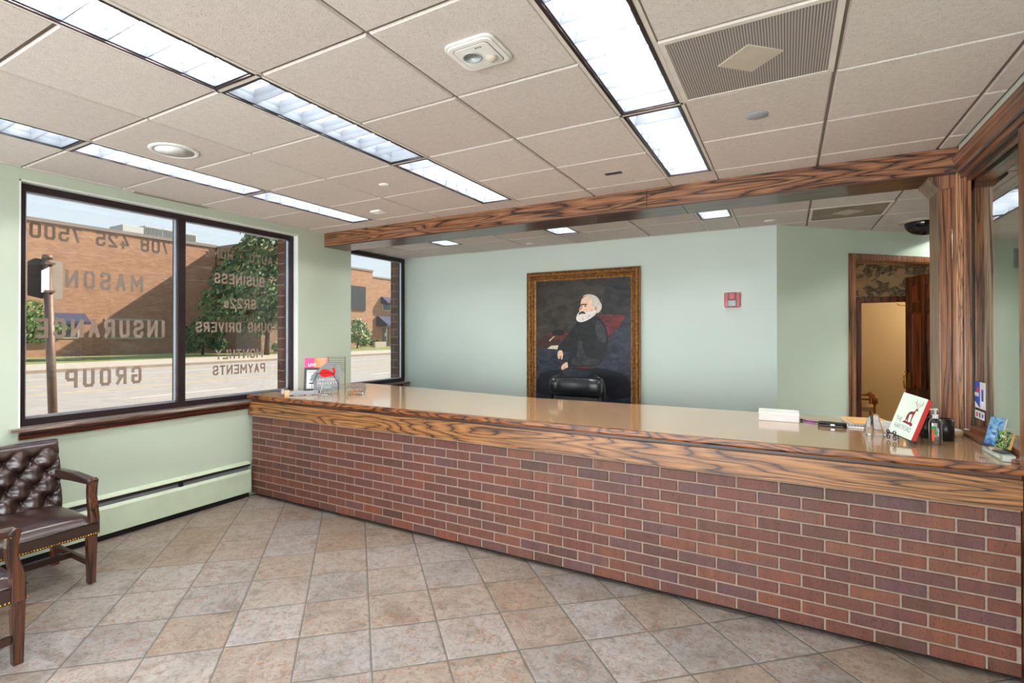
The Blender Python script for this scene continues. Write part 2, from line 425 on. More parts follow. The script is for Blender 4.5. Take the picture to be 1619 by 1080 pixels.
def ext_brick(name, c1, c2, mort, sx=1.0):
    m, n, p = newmat(name); wc = world_co(n)
    s = N(n, 'ShaderNodeSeparateXYZ'); L(n, wc, s.inputs[0]); cb = N(n, 'ShaderNodeCombineXYZ')
    L(n, mth(n, 'ADD', s.outputs[0], s.outputs[1]), cb.inputs[0]); L(n, s.outputs[2], cb.inputs[1])
    br = N(n, 'ShaderNodeTexBrick'); L(n, cb.outputs[0], br.inputs[0])
    br.inputs['Color1'].default_value = srgb(*c1); br.inputs['Color2'].default_value = srgb(*c2); br.inputs['Mortar'].default_value = srgb(*mort)
    br.inputs['Scale'].default_value = 1.0; br.inputs['Brick Width'].default_value = 0.34; br.inputs['Row Height'].default_value = 0.115; br.inputs['Mortar Size'].default_value = 0.008; br.inputs['Bias'].default_value = 0.0
    a = noise(n, mapping(n, cb.outputs[0], (0.7, 2.0, 1)), 1.4, 4, 0.6)
    r = ramp(n, [(0.3, (0.86, 0.84, 0.82, 1)), (0.7, (1.08, 1.06, 1.04, 1))], a)
    L(n, mixc(n, 1.0, br.outputs[0], r.outputs[0], 'MULTIPLY'), p.inputs['Base Color']); p.inputs['Roughness'].default_value = 0.9
    return m

# ================================================================== ROOM SHELL
Z = 2.664; U = 0.6096
XW = -4.44           # window wall, front room
XB = -4.93           # window plane of the back office
YB = 6.17            # back office wall
GY = 1.4533          # ceiling grid joint J0
GX = -2.869          # ceiling grid line b
# floor
f = MB(); f.box(-5.1, 5.2, -3.6, 12.2, -0.12, 0.0); struct(f, 'floor', 'floor')

# window wall of the front room, with openings (two windows; the second lies behind the camera)
WT = 0.30
def wall_x(x0, x1, y0, y1, z0, z1, holes, name, mats):
    b = MB(); ys = sorted(set([y0, y1] + [h[0] for h in holes] + [h[1] for h in holes]))
    for a, c in zip(ys[:-1], ys[1:]):
        hs = [h for h in holes if h[0] <= a + 1e-6 and h[1] >= c - 1e-6]
        if not hs: b.box(x0, x1, a, c, z0, z1)
        else:
            h = hs[0]
            if h[2] > z0: b.box(x0, x1, a, c, z0, h[2])
            if h[3] < z1: b.box(x0, x1, a, c, h[3], z1)
    return struct(b, name, mats)
W1 = (1.445, 3.775, 0.905, 2.590)
wall_x(XW - WT, XW, -3.6, 4.546, 0, Z + 0.3, [(-2.6, -0.2, 0.905, 2.59), W1], 'wall_left', 'wall')
b = MB(); b.box(XB - 0.35, XW - 0.001, 4.40, 4.546, 0, Z + .3); struct(b, 'wall_pier', 'wall')
wall_x(XB - 0.25, XB - 0.04, 4.546, 6.35, 0, Z + 0.3, [(4.60, 6.17, 0.83, 2.655)], 'wall_alcove', 'wall')
# back office wall, then the wall running off at 45 degrees with the tall doorway
b = MB(); b.box(XB - .2, -0.088, YB, YB + 0.15, 0, Z + 0.3); struct(b, 'wall_back', 'wall_blue')
s2 = math.sqrt(0.5)
A0 = Vector((-0.088, YB, 0))
TD = Matrix.Translation(A0) @ Matrix.Rotation(R(45), 4, 'Z')      # local x runs along the 45 degree wall, y goes behind it
def dx(X): return (X + 0.088) / s2
b = MB(); OPL, OPR, OPT = dx(0.612), dx(1.58), 2.345
b.box(0, OPL, 0, 0.14, 0, Z + 0.3, T=TD); b.box(OPR, 6.4, 0, 0.14, 0, Z + 0.3, T=TD); b.box(OPL, OPR, 0, 0.14, OPT, Z + 0.3, T=TD)
M['wall_back'] = m_wall('back_office_sage', (190, 204, 184)); struct(b, 'wall_diagonal', 'wall_back')
# outer casing of that doorway
b = MB()
for x0, x1 in ((OPL - 0.062, OPL + 0.012), (OPR - 0.012, OPR + 0.062)):
    b.box(x0, x1, -0.022, 0.0, 0, OPT + 0.062, T=TD); b.box(x0 + .012, x1 - .012, -0.032, -0.022, 0, OPT + 0.05, T=TD)
b.box(OPL - 0.062, OPR + 0.062, -0.0215, 0.0, OPT - 0.012, OPT + 0.062, T=TD); b.box(OPL - .05, OPR + .05, -0.0315, -0.0215, OPT, OPT + 0.05, T=TD)
b.box(OPL, OPL + 0.02, 0, 0.14, 0, OPT, T=TD); b.box(OPR - 0.02, OPR, 0, 0.14, 0, OPT, T=TD); b.box(OPL, OPR, 0, 0.14, OPT - 0.02, OPT, T=TD)
struct(b, 'door_1', 'oak_zd')
# vestibule: far wall with wallpaper and a second doorway
def m_wallpaper():
    m, n, p = newmat('floral_wallpaper'); wc = world_co(n)
    d = noise(n, wc, 9, 2, 0.5, 0.3)
    leaf = noise(n, wc, 42, 4, 0.7, 2.2)
    k = mth(n, 'MULTIPLY', ramp(n, [(0.46, (0, 0, 0, 1)), (0.52, (1, 1, 1, 1))], d).outputs[0], ramp(n, [(0.44, (0, 0, 0, 1)), (0.50, (1, 1, 1, 1))], leaf).outputs[0])
    base = ramp(n, [(0.3, srgb(196, 170, 134)), (0.7, srgb(176, 148, 112))], noise(n, wc, 5, 2))
    c = mixc(n, k, base.outputs[0], srgb(70, 66, 56))
    k2 = ramp(n, [(0.70, (0, 0, 0, 1)), (0.74, (1, 1, 1, 1))], noise(n, wc, 30, 2, 0.5, 1.0)).outputs[0]
    c = mixc(n, k2, c, srgb(214, 180, 156))
    L(n, c, p.inputs['Base Color']); p.inputs['Roughness'].default_value = 0.7
    return m
M['wallpaper'] = m_wallpaper()
YI = 9.4; IL, IR, IT = 0.934, 1.90, 2.0
b = MB(); b.box(0.10, IL, YI, YI + 0.12, 0, Z); b.box(IR, 3.1, YI, YI + .12, 0, Z); b.box(IL, IR, YI, YI + .12, IT, Z)
struct(b, 'wall_vestibule', 'wallpaper')
b = MB(); b.box(0.0, 0.10, 6.55, 11.7, 0, Z); struct(b, 'wall_vestibule_side', 'cream')
b = MB(); b.box(IL - 0.087, IL, YI - 0.02, YI, 0, IT + 0.075); b.box(IR, IR + .087, YI - 0.02, YI, 0, IT + .075); b.box(IL - .087, IR + .087, YI - 0.0205, YI, IT, IT + 0.0755)
b.box(IL - 0.01, IL, YI, YI + 0.12, 0, IT); b.box(IL, IR, YI, YI + .12, IT, IT + 0.01)
b.box(IL - 0.06, IL - 0.02, YI - 0.03, YI - 0.02, 0, IT + 0.05)
struct(b, 'door_2', 'mahog', bevel=0.004)
b = MB(); b.box(0.0, 5.2, 11.6, 11.72, 0, Z); struct(b, 'wall_cream_room', 'cream')
b = MB(); b.box(5.08, 5.2, 3.2, 12, 0, Z + .3); struct(b, 'wall_right_far', 'wall')
# front room: right wall (solid, nearer than the glazed partition), rear wall
b = MB(); b.box(0.93, 1.06, -3.6, 3.11, 0, Z + .3); struct(b, 'wall_right', 'wall')
b = MB(); b.box(1.06, 5.2, 2.98, 3.11, 0, Z + .3); struct(b, 'wall_right_front', 'wall')
b = MB(); b.box(-4.74, 1.06, -3.72, -3.6, 0, 0.08); b.box(-4.74, 1.06, -3.72, -3.6, 2.04, Z + .3); b.box(-4.74, -4.37, -3.72, -3.6, 0.08, 2.04); b.box(0.67, 1.06, -3.72, -3.6, 0.08, 2.04)
struct(b, 'wall_rear', 'wall_light')
b = MB()
for x in (-4.37, -2.72, -1.05, 0.62): b.box(x, x + 0.05, -3.70, -3.62, 0.08, 2.04)
b.box(-4.37, 0.67, -3.70, -3.62, 0.08, 0.13); b.box(-4.37, .67, -3.70, -3.62, 1.99, 2.04); struct(b, 'window_5', 'bronze')  # unseen framed opening, added to go with the rear fill light
# low wall below the partition glass, and white strip above its header
b = MB(); b.box(0.93, 1.06, 3.11, 4.2, 0, 0.96); b.box(0.885, 1.06, 2.6, 4.13, 2.601, Z + .3); struct(b, 'wall_partition', 'wall_light')

# ---------------------------------------------------------------- ceiling: tiles in a grid, with openings for the troffers
rows = [(-1.5, 0.5), (1.0, 0.5), (3.5, 0.5)]
LR = [GX - 1.5 * U, GX + 1.0 * U, GX + 3.5 * U]                      # left edges of the three lighting rows
xl = [XW, GX - 2.5 * U, GX - 1.5 * U, GX - 1.0 * U, GX, GX + U, GX + 1.5 * U, GX + 2.5 * U, GX + 3.5 * U, GX + 4 * U, GX + 5 * U, GX + 6 * U, 0.885]
fix_x = (2, 5, 8)
yl_f = [GY + k * U for k in range(-8, 5)] + [4.14]
yl_f = [-3.6] + yl_f
def tiles(b, xs, ys, fixcols, skip=(), gap=0.0045):
    for i in range(len(xs) - 1):
        if i in fixcols: continue
        for j in range(len(ys) - 1):
            if (i, j) in skip: continue
            a, c, d, e = xs[i] + gap, xs[i + 1] - gap, ys[j] + gap, ys[j + 1] - gap
            if c - a < 0.02 or e - d < 0.02: continue
            k = min(0.008, (c - a) / 4, (e - d) / 4); zb = Z; zt = Z + 0.012
            vs = [(a, d, zt), (c, d, zt), (c, e, zt), (a, e, zt), (a + k, d + k, zb), (c - k, d + k, zb), (c - k, e - k, zb), (a + k, e - k, zb)]
            b.add(vs, [(4, 5, 6, 7), (0, 1, 5, 4), (1, 2, 6, 5), (2, 3, 7, 6), (3, 0, 4, 7)], 0)
VENT = (9, yl_f.index(GY + U))
b = MB()
tiles(b, xl, yl_f, fix_x, skip=(VENT,))
xb = [XB] + [XW - .0] + xl[1:12] + [GX + 7 * U, 1.48, 1.785, 2.39, 2.70, 3.0, 3.50, 3.8048, 4.22, 4.83, 5.1]
yb = [4.32 + U * k for k in range(0, 13)]
bfix = tuple(i for i in range(len(xb) - 1) if any(abs(xb[i] - q) < 1e-4 for q in LR + [1.48, 2.70, 3.50]))
VX = min(range(len(xb)), key=lambda i: abs(xb[i] - (GX + 5 * U))); VY = min(range(len(yb)), key=lambda i: abs(yb[i] - 5.54))
tiles(b, xb, yb, bfix, skip=((VX, VY),))
# grid: web above the reveals plus end strips inside the lighting rows
b.box(XW, 0.885, -3.6, 4.3, Z + 0.012, Z + 0.02, 2)
ce = None
# remove web over fixture columns: build as strips instead
b.v = b.v[:-8]; b.f = b.f[:-6]; b.mi = b.mi[:-6]; b.sm = b.sm[:-6]
def web(b, xs, fixcols, y0, y1, yj):
    for i in range(len(xs) - 1):
        if i in fixcols:
            for y in yj: b.box(xs[i], xs[i + 1], y - 0.012, y + 0.012, Z - 0.001, Z + 0.02, 1)
            b.box(xs[i] - 0.004, xs[i] + 0.012, y0, y1, Z - 0.001, Z + 0.02, 1); b.box(xs[i + 1] - 0.012, xs[i + 1] + 0.004, y0, y1, Z - 0.001, Z + 0.02, 1)
        else: b.box(xs[i], xs[i + 1], y0, y1, Z + 0.009, Z + 0.02, 2)
JF = [GY + 2 * U * k for k in range(-4, 3)]; JB = [4.32 + 2 * U * k for k in range(0, 6)]
web(b, xl, fix_x, -3.6, 4.3, JF)
web(b, xb, bfix, 4.3, 12.0, JB)
# solid deck far above the fixtures
b.box(-5.2, 5.2, -3.7, 12.1, Z + 0.16, Z + 0.3, 2)
for q in LR: b.box(q + .004, q + .5 * U - .004, 4.32 + 2 * U, 12.0, Z, Z + .012, 0)
for q in (1.48, 2.70, 3.50): b.box(q + .004, q + .301, 4.32 + 6 * U, 12.0, Z, Z + .012, 0)
# end strips of the lighting rows beside the beam
for q in LR: b.box(q, q + .5 * U, GY + 4 * U, 4.2, Z, Z + .012, 0)
struct(b, 'ceiling', ['tile', 'grid', 'griddark'])

# ---------------------------------------------------------------- troffers
def m_lum(name, s, col=(0.985, 0.99, 1.0)):
    m, n, p = newmat(name); p.inputs['Base Color'].default_value = (0.9, 0.9, 0.88, 1)
    p.inputs['Emission Color'].default_value = col + (1,); p.inputs['Emission Strength'].default_value = s
    return m
M['tube'] = m_lum('fluorescent_tube', LIGHT * 2.2)
M['troffer'] = plain('semi_specular_reflector', (150, 151, 150), 0.35)
M['louver'] = plain('aluminium_louver', (98, 102, 108), 0.3, 0.0)
M['tube_dim'] = m_lum('cool_fluorescent_tube', LIGHT * 1.25, (0.93, 0.97, 1.0))
def make_troffer(label, dim=False, group='recessed fluorescent troffers'):
    W_, L_ = 0.5 * U, 2 * U
    t = thing('ceiling_light', (0, 0, Z), label, 'ceiling light', group)
    z0 = Z
    b = MB(); a = 0.016
    b.box(a, W_ - a, a, L_ - a, z0 + 0.125, z0 + 0.13)                # back
    for x in (a, W_ - a - 0.004): b.box(x, x + 0.004, a, L_ - a, z0 + 0.012, z0 + 0.13)
    for y in (a, L_ - a - 0.004): b.box(a, W_ - a, y, y + 0.004, z0 + 0.012, z0 + 0.13)
    b.build('housing', 'troffer', t, origin=(0, 0, Z))
    b = MB()
    for x in (0.012, W_ - 0.026): b.box(x, x + 0.014, 0.012, L_ - 0.012, z0 - 0.003, z0 + 0.012)
    for y in (0.012, L_ - 0.026): b.box(0.012, W_ - 0.012, y, y + 0.014, z0 - 0.003, z0 + 0.012)
    b.build('frame', 'bronze' if not dim else 'black', t, origin=(0, 0, Z))
    for x in (W_ * 0.33, W_ * 0.67):
        b = MB(); b.tube([(x, 0.05, z0 + 0.095), (x, L_ - 0.05, z0 + 0.095)], 0.016, 10)
        b.build('tube', 'tube_dim' if dim else 'tube', t, origin=(0, 0, Z))
    b = MB(); n = 8
    x0, x1 = 0.028, W_ - 0.028
    for k in range(n + 1):                                           # parabolic cross blades: wide on top, thin below
        y = 0.03 + (L_ - 0.06) * k / n; zz = z0 + 0.062
        prof = [(y - 0.0015, z0 + 0.004), (y + 0.0015, z0 + 0.004), (y + 0.006, z0 + 0.03), (y + 0.018, zz), (y - 0.018, zz), (y - 0.006, z0 + 0.03)]
        b.prism(prof, x0, x1, 'YZ', 0)
    for x, sgn in ((x0, 1), (x1, -1)):
        prof = [(x, z0 + 0.004), (x + sgn * 0.004, z0 + 0.004), (x + sgn * 0.012, z0 + 0.035), (x + sgn * 0.034, z0 + 0.075), (x, z0 + 0.075)]
        b.prism(prof, 0.03, L_ - 0.03, 'XZ', 0)
    b.build('louver', 'louver', t, origin=(0, 0, Z))
    return t
tl = make_troffer('x'); td = make_troffer('x', True)
_used = {}
def place(dim, x, y, label, group):
    src = td if dim else tl
    if not _used.get(dim):
        _used[dim] = True; src.location = (x, y, Z); src['label'] = label; src['group'] = group; return src
    return dup(src, (x, y, Z), 0, label, group)
G1 = 'recessed fluorescent troffers in the front room'
names = {(0, 3): (True, 'dimmer cool white troffer nearest the windows, cut by the left edge'),
         (0, 4): (False, 'bright troffer in the middle of the row nearest the windows'),
         (0, 5): (False, 'far troffer of the row nearest the windows, ending short of the wooden beam'),
         (1, 3): (False, 'very bright near troffer of the middle row, upper left of the photo'),
         (1, 4): (True, 'dimmer bluish louvered troffer in the middle row, eight shaded cells showing'),
         (1, 5): (False, 'far troffer of the middle row, ending just before the wooden beam'),
         (2, 4): (False, 'very bright near troffer of the right row beside the grey return air grille'),
         (2, 5): (False, 'far troffer of the right row, ending just before the wooden beam'),
         (2, 3): (False, 'troffer of the right row nearest the viewer, only its end in view')}
for r in range(3):
    for k in range(6):
        y = GY + 2 * U * (k - 4)
        y = GY + 2 * U * (k - 4 + 0)
        dim, lab = names.get((r, k), (False, 'troffer at the unseen rear of the front room'))
        place(dim, LR[r], y, lab, G1)
for r, lab in zip(range(3), ('small end of a troffer behind the beam, nearest the alcove window', 'small end of a troffer behind the beam, above and left of the portrait', 'small end of a troffer behind the beam, above and right of the portrait')):
    place(False, LR[r], 4.32, lab, 'troffers of the back office')
place(False, 1.48, 4.32 + 2 * U * 0, 'troffer behind the glass partition, nearer one of its row', 'troffers seen through the partition glass')
place(False, 1.48, 4.32 + 2 * U, 'bright troffer seen through the partition glass', 'troffers seen through the partition glass')
place(False, 1.48, 4.32 + 4 * U, 'dim louvered troffer seen through the partition glass, beyond the bright one', 'troffers seen through the partition glass')

for k in range(3): place(False, 3.50, 4.32 + 2 * U * k, 'added unseen troffer brightening the back office, hidden by the near oak post', 'added troffers hidden behind the post')  # extra rows added out of view to brighten the diagonal wall
for k in range(3): place(False, 2.70, 4.32 + 2 * U * k, 'added unseen troffer brightening the back office, hidden by the near oak post', 'added troffers hidden behind the post')

# ================================================================== WINDOWS
def window(n, X, y0, y1, z0, z1, mull=None, wall_x_=None):
    root = bpy.data.objects.new('window_%d' % n, None); scn.collection.objects.link(root); root.location = (X, (y0 + y1) / 2, z0); root['kind'] = 'structure'
    b = MB(); w_ = 0.045; d0, d1 = X - 0.09, X
    b.box(d0, d1, y0, y1, z0, z0 + w_); b.box(d0, d1, y0, y1, z1 - w_, z1)
    b.box(d0, d1, y0, y0 + w_, z0 + w_, z1 - w_); b.box(d0, d1, y1 - w_, y1, z0 + w_, z1 - w_)
    spans = [(y0 + w_, y1 - w_)]
    if mull:
        b.box(d0, d1, mull - 0.033, mull + 0.033, z0 + w_, z1 - w_); spans = [(y0 + w_, mull - 0.033), (mull + 0.033, y1 - w_)]
    b.build('window_frame', 'bronze', root, bevel=0.003)
    for a, c in spans:
        b = MB(); k = 0.011
        b.box(X - 0.05, X - 0.022, a, c, z0 + w_, z0 + w_ + k * 1.5); b.box(X - 0.05, X - 0.022, a, c, z1 - w_ - k, z1 - w_)
        b.box(X - 0.05, X - 0.022, a, a + k, z0 + w_, z1 - w_); b.box(X - 0.05, X - 0.022, c - k, c, z0 + w_, z1 - w_)
        b.build('glazing_bead', 'alu', root)
        b = MB(); b.box(X - 0.036, X - 0.031, a, c, z0 + w_, z1 - w_); b.build('pane', 'glass', root)
    return root
XF = -4.50
window(1, XF, 1.457, 3.763, 0.915, 2.578, 2.578)
window(2, XF, -2.59, -0.21, 0.915, 2.578, -1.4)
window(3, XB, 4.60, 6.165, 0.838, 2.652)
# white reveals of window 1
b = MB(); b.box(XF, XW + 0.0005, 1.4452, 1.456, 0.91, 2.589); b.box(XF, XW + 0.0005, 3.764, 3.7748, .91, 2.589); b.box(XF, XW + 0.0005, 1.445, 3.775, 2.579, 2.5898)
struct(b, 'trim_1', 'reveal')
# outer reveals faced in dark brick
b = MB(); b.box(-4.74, XF - 0.0905, 3.752, 3.7752, 0.904, 2.591); b.box(-4.74, XF - .0905, 1.4448, 1.468, 0.904, 2.591)
b.box(XB - 0.25, XB - 0.0905, 6.145, 6.1702, 0.829, 2.656)
struct(b, 'trim_21', ext_brick('reveal_brick', (112, 74, 60), (92, 60, 50), (140, 122, 108)))
# stools and aprons
def sill(n, X, y0, y1, z, proj=0.055, ya=None, yb=None):
    b = MB(); b.box(X - 0.07, X + proj, y0, y1, z - 0.024, z); o = struct(b, 'trim_%d' % n, 'sill_grey', bevel=0.006)
    b = MB(); a = ya if ya is not None else y0 + 0.05; c = yb if yb is not None else y1 - 0.05
    b.prism([(X + 0.0005, z - 0.0245), (X + 0.03, z - 0.0245), (X + 0.03, z - 0.036), (X + 0.014, z - 0.05), (X + 0.014, z - 0.066), (X + 0.02, z - 0.07), (X + 0.02, z - 0.08), (X + 0.0005, z - 0.08)], a, c, 'XZ')
    struct(b, 'trim_%d' % (n + 1), 'mahog_y')
sill(2, XW, 1.395, 3.80, 0.913, 0.05, 1.445, 3.78)
sill(4, XW, -2.65, -0.15, 0.913)
sill(6, XB + 0.0, 4.56, YB - 0.004, 0.836, 0.11)

# ---------------------------------------------------------------- lettering on the glass (reads from the street)
M['vinyl'] = plain('taupe_vinyl', (130, 113, 100), 0.7)
G_ = {  # strokes on a 0..1 square, chamfered block capitals
 'O': [[(0, .15), (0, .85), (.18, 1), (.82, 1), (1, .85), (1, .15), (.82, 0), (.18, 0), (0, .15)]],
 'I': [[(.5, 0), (.5, 1)]], 'L': [[(0, 1), (0, 0), (1, 0)]], 'T': [[(0, 1), (1, 1)], [(.5, 1), (.5, 0)]],
 'H': [[(0, 0), (0, 1)], [(1, 0), (1, 1)], [(0, .5), (1, .5)]], 'E': [[(1, 1), (0, 1), (0, 0), (1, 0)], [(0, .5), (.85, .5)]],
 'A': [[(0, 0), (.5, 1), (1, 0)], [(.2, .3), (.8, .3)]], 'N': [[(0, 0), (0, 1), (1, 0), (1, 1)]],
 'M': [[(0, 0), (0, 1), (.5, .35), (1, 1), (1, 0)]], 'U': [[(0, 1), (0, .15), (.18, 0), (.82, 0), (1, .15), (1, 1)]],
 'P': [[(0, 0), (0, 1), (.82, 1), (1, .87), (1, .58), (.82, .46), (0, .46)]],
 'R': [[(0, 0), (0, 1), (.82, 1), (1, .87), (1, .62), (.82, .5), (0, .5)], [(.45, .5), (1, 0)]],
 'B': [[(0, 0), (0, 1), (.8, 1), (.96, .87), (.96, .64), (.8, .53), (0, .53)], [(.8, .53), (1, .40), (1, .14), (.82, 0), (0, 0)]],
 'S': [[(1, .80), (1, .87), (.82, 1), (.18, 1), (0, .85), (0, .66), (.18, .53), (.82, .47), (1, .34), (1, .15), (.82, 0), (.18, 0), (0, .13), (0, .22)]],
 'C': [[(1, .76), (1, .85), (.82, 1), (.18, 1), (0, .85), (0, .15), (.18, 0), (.82, 0), (1, .15), (1, .24)]],
 'G': [[(1, .76), (1, .85), (.82, 1), (.18, 1), (0, .85), (0, .15), (.18, 0), (.82, 0), (1, .15), (1, .46), (.55, .46)]],
 'D': [[(0, 0), (0, 1), (.75, 1), (1, .82), (1, .18), (.75, 0), (0, 0)]], 'V': [[(0, 1), (.5, 0), (1, 1)]],
 'Y': [[(0, 1), (.5, .5), (1, 1)], [(.5, .5), (.5, 0)]],
 '7': [[(0, 1), (1, 1), (.42, 0)]], '0': [[(0, .15), (0, .85), (.18, 1), (.82, 1), (1, .85), (1, .15), (.82, 0), (.18, 0), (0, .15)]],
 '8': [[(.1, .56), (0, .68), (0, .87), (.18, 1), (.82, 1), (1, .87), (1, .68), (.86, .53), (1, .38), (1, .14), (.82, 0), (.18, 0), (0, .14), (0, .38), (.14, .53), (.86, .53)]],
 '4': [[(.62, 1), (0, .28), (1, .28)], [(.75, .5), (.75, 0)]], '2': [[(0, .78), (0, .87), (.18, 1), (.82, 1), (1, .87), (1, .64), (0, 0), (1, 0)]],
 '5': [[(1, 1), (0, 1), (0, .56), (.82, .56), (1, .43), (1, .14), (.82, 0), (.18, 0), (0, .13), (0, .2)]],
 's': [[(1, .45), (.85, .6), (.15, .6), (0, .48), (.15, .32), (.85, .28), (1, .12), (.85, 0), (.15, 0), (0, .12)]]}
_sc = [0]
def strokes(b, pts, t, to3):
    n = len(pts)
    for i in range(n - 1):
        a, c = Vector(pts[i]), Vector(pts[i + 1]); d = (c - a)
        if d.length < 1e-6: continue
        d.normalize(); nn = Vector((-d.y, d.x)) * t / 2; e = d * t * 0.42
        p = [a - e + nn, a - e - nn, c + e - nn, c + e + nn]
        _sc[0] += 1; k = (_sc[0] % 60) * 0.00004
        b.add([to3(q.x, q.y, k) for q in p], [(0, 1, 2, 3)])
def lettering(s, ya, yb, z0, z1, label, thick=0.2, slope=0.0, gapk=0.62):
    """mirrored seen from indoors: first letter at the larger Y"""
    h = z1 - z0
    cells = []; x = 0.0; word = 0
    for ch in s:
        if ch == ' ': x += 0.75; word += 1; continue
        wd = {'I': 0.05, 'M': 0.72, 'N': 0.6, '.': 0.25, 's': 0.4}.get(ch, 0.52)
        cells.append((ch, x, wd, word)); x += wd + gapk * 0.75
    tot = x - gapk * 0.75; k = (yb - ya) / (tot * 1.0); t = h * thick
    org = (XF - 0.0285, (ya + yb) / 2, z0)
    root = None
    if word: root = thing('window_lettering', org, label, 'lettering', 'vinyl lettering on the window')
    for wi in range(word + 1):
        b = MB(); nm = 'word'
        for ch, cx_, wd, w_i in cells:
            if w_i != wi: continue
            if ch == '.':
                y = yb - cx_ * k; nm = 'dot'
                b.add([(XF - 0.0285, y, z0 + h * .36), (XF - 0.0285, y - .3 * h, z0 + h * .36), (XF - 0.0285, y - .3 * h, z0 + h * .66), (XF - .0285, y, z0 + h * .66)], [(0, 1, 2, 3)]); continue
            for st in G_[ch]:
                pts = [(yb - (cx_ + px * wd) * k, z0 + t / 2 + pz * (h - t)) for px, pz in st]
                strokes(b, pts, t, lambda y, z, e: (XF - 0.0285 - e, y, z))
        if root is not None: b.build(nm, 'vinyl', root)
        else: tag(b.build('window_lettering', 'vinyl', origin=org), label, 'lettering', 'vinyl lettering on the window')
lettering('708 425 7500', 1.541, 2.482, 2.219, 2.330, 'mirrored phone number 708 425 7500 across the top of the left pane', 0.17, 0, .55)
lettering('MASON', 1.752, 2.265, 1.884, 2.020, 'mirrored word MASON on the left pane, under the phone number', 0.17, 0, .75)
lettering('INSURANCE', 1.579, 2.441, 1.517, 1.658, 'mirrored word INSURANCE, the widest word on the left pane', 0.17, 0, .75)
lettering('GROUP', 1.756, 2.255, 1.146, 1.284, 'mirrored word GROUP at the foot of the left pane', 0.17, 0, .75)
lettering('AUTO . HOME', 2.806, 3.513, 2.245, 2.331, 'mirrored words AUTO and HOME with a square dot, top of the right pane', 0.17, 0, .5)
lettering('BUSINESS', 2.90, 3.419, 2.014, 2.110, 'mirrored word BUSINESS on the right pane over the dark tree', 0.18, 0, .5)
lettering('SR22s', 2.996, 3.324, 1.788, 1.884, 'mirrored text SR22s, the shortest line on the right pane', 0.18, 0, .5)
lettering('YOUNG DRIVERS', 2.727, 3.583, 1.560, 1.655, 'mirrored words YOUNG DRIVERS, the widest line on the right pane', 0.18, 0, .5)
lettering('MONTHLY', 2.914, 3.40, 1.308, 1.399, 'mirrored word MONTHLY on the right pane', 0.18, 0, .5)
lettering('PAYMENTS', 2.888, 3.427, 1.163, 1.253, 'mirrored word PAYMENTS, lowest line on the right pane', 0.18, 0, .5)

# ---------------------------------------------------------------- baseboard heater
t = thing('baseboard_heater', (-4.40, 1.0, 0), 'long sage green baseboard heater under the large window', 'heater')
b = MB(); X = XW
b.box(X + 0.001, X + 0.012, -3.4, 3.17, 0.049, 0.335); b.prism([(X + 0.012, 0.335), (X + 0.052, 0.322), (X + 0.056, 0.314), (X + 0.012, 0.324)], -3.4, 3.17, 'XZ')
b.build('back_plate', 'heater', t)
b = MB(); b.prism([(X + 0.060, 0.052), (X + 0.066, 0.052), (X + 0.066, 0.238), (X + 0.050, 0.262), (X + 0.047, 0.258), (X + 0.060, 0.234)], -3.4, 3.17, 'XZ')
b.box(X + .012, X + .062, -3.4, 3.17, 0.050, 0.056); b.build('front_cover', 'heater', t)
b = MB(); b.box(X + 0.012, X + 0.048, -3.4, 3.17, 0.295, 0.312); b.build('damper', 'bronze', t)
b = MB(); b.box(X + 0.012, X + 0.03, -3.4, 3.17, 0.10, 0.283); b.build('fin_element', 'grey', t)
b = MB(); b.box(X + 0.03, X + 0.052, 1.95 + .55, 1.98 + .55, 0.255, 0.30, ch=0.003); b.build('cover_clip', 'black', t)
b = MB(); b.box(X + 0.001, X + 0.03, -3.4, 3.17, 0.0, 0.048); struct(b, 'heater_shadow_strip', 'void')  # black strip paints the shade under the heater

# ================================================================== BEAM, HEADER, COLUMN (woodwork of the opening)
XJ = -0.93
b = MB(); b.box(XW + 0.001, XJ - 0.001, 4.13, 4.155, 2.52, Z); b.box(XJ + .001, 0.885, 4.13, 4.155, 2.52, Z)
b.box(XW + .001, 0.885, 4.445, 4.47, 2.52, Z)
struct(b, 'trim_8', 'oak', bevel=0.002)
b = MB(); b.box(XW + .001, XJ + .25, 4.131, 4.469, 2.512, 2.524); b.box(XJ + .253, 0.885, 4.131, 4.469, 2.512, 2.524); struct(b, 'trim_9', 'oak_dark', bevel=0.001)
# column at the beam's right end
b = MB(); b.box(0.806, 0.868, 4.20, 4.45, 0.0, 2.50); struct(b, 'trim_10', 'oak_zd', bevel=0.006)
b = MB()
b.prism([(0.806, 2.43), (0.868, 2.43), (0.868, 2.511), (0.752, 2.511), (0.752, 2.497), (0.765, 2.485), (0.79, 2.447)], 4.17, 4.46, 'XZ'); struct(b, 'trim_11', 'oak_zd')
b = MB(); b.box(0.868, 0.900, 4.115, 4.20, 0.968, 2.505)
for k in range(3): b.box(0.871 + k * 0.009, 0.876 + k * 0.009, 4.108, 4.116, 0.99, 2.49)
struct(b, 'trim_12', 'oak_z', bevel=0.002)
b = MB(); b.box(0.900, 0.934, 4.10, 4.20, 0.99, 2.505, ch=0.004); b.box(0.915, 0.930, 4.088, 4.101, 0.99, 2.49); struct(b, 'trim_13', 'oak_zd')
b = MB(); b.box(0.948, 0.986, 4.10, 4.20, 0.99, 2.47, ch=0.004); struct(b, 'trim_14', 'oak_zd')
b = MB(); b.box(0.986, 1.030, 4.115, 4.20, 0.99, 2.47, ch=0.004); struct(b, 'trim_15', 'oak_zg')
b = MB(); b.prism([(0.948, 2.40), (1.03, 2.40), (1.085, 2.455), (1.085, 2.47), (0.948, 2.47)], 4.08, 4.2, 'XZ'); struct(b, 'trim_16', 'oak_dark')
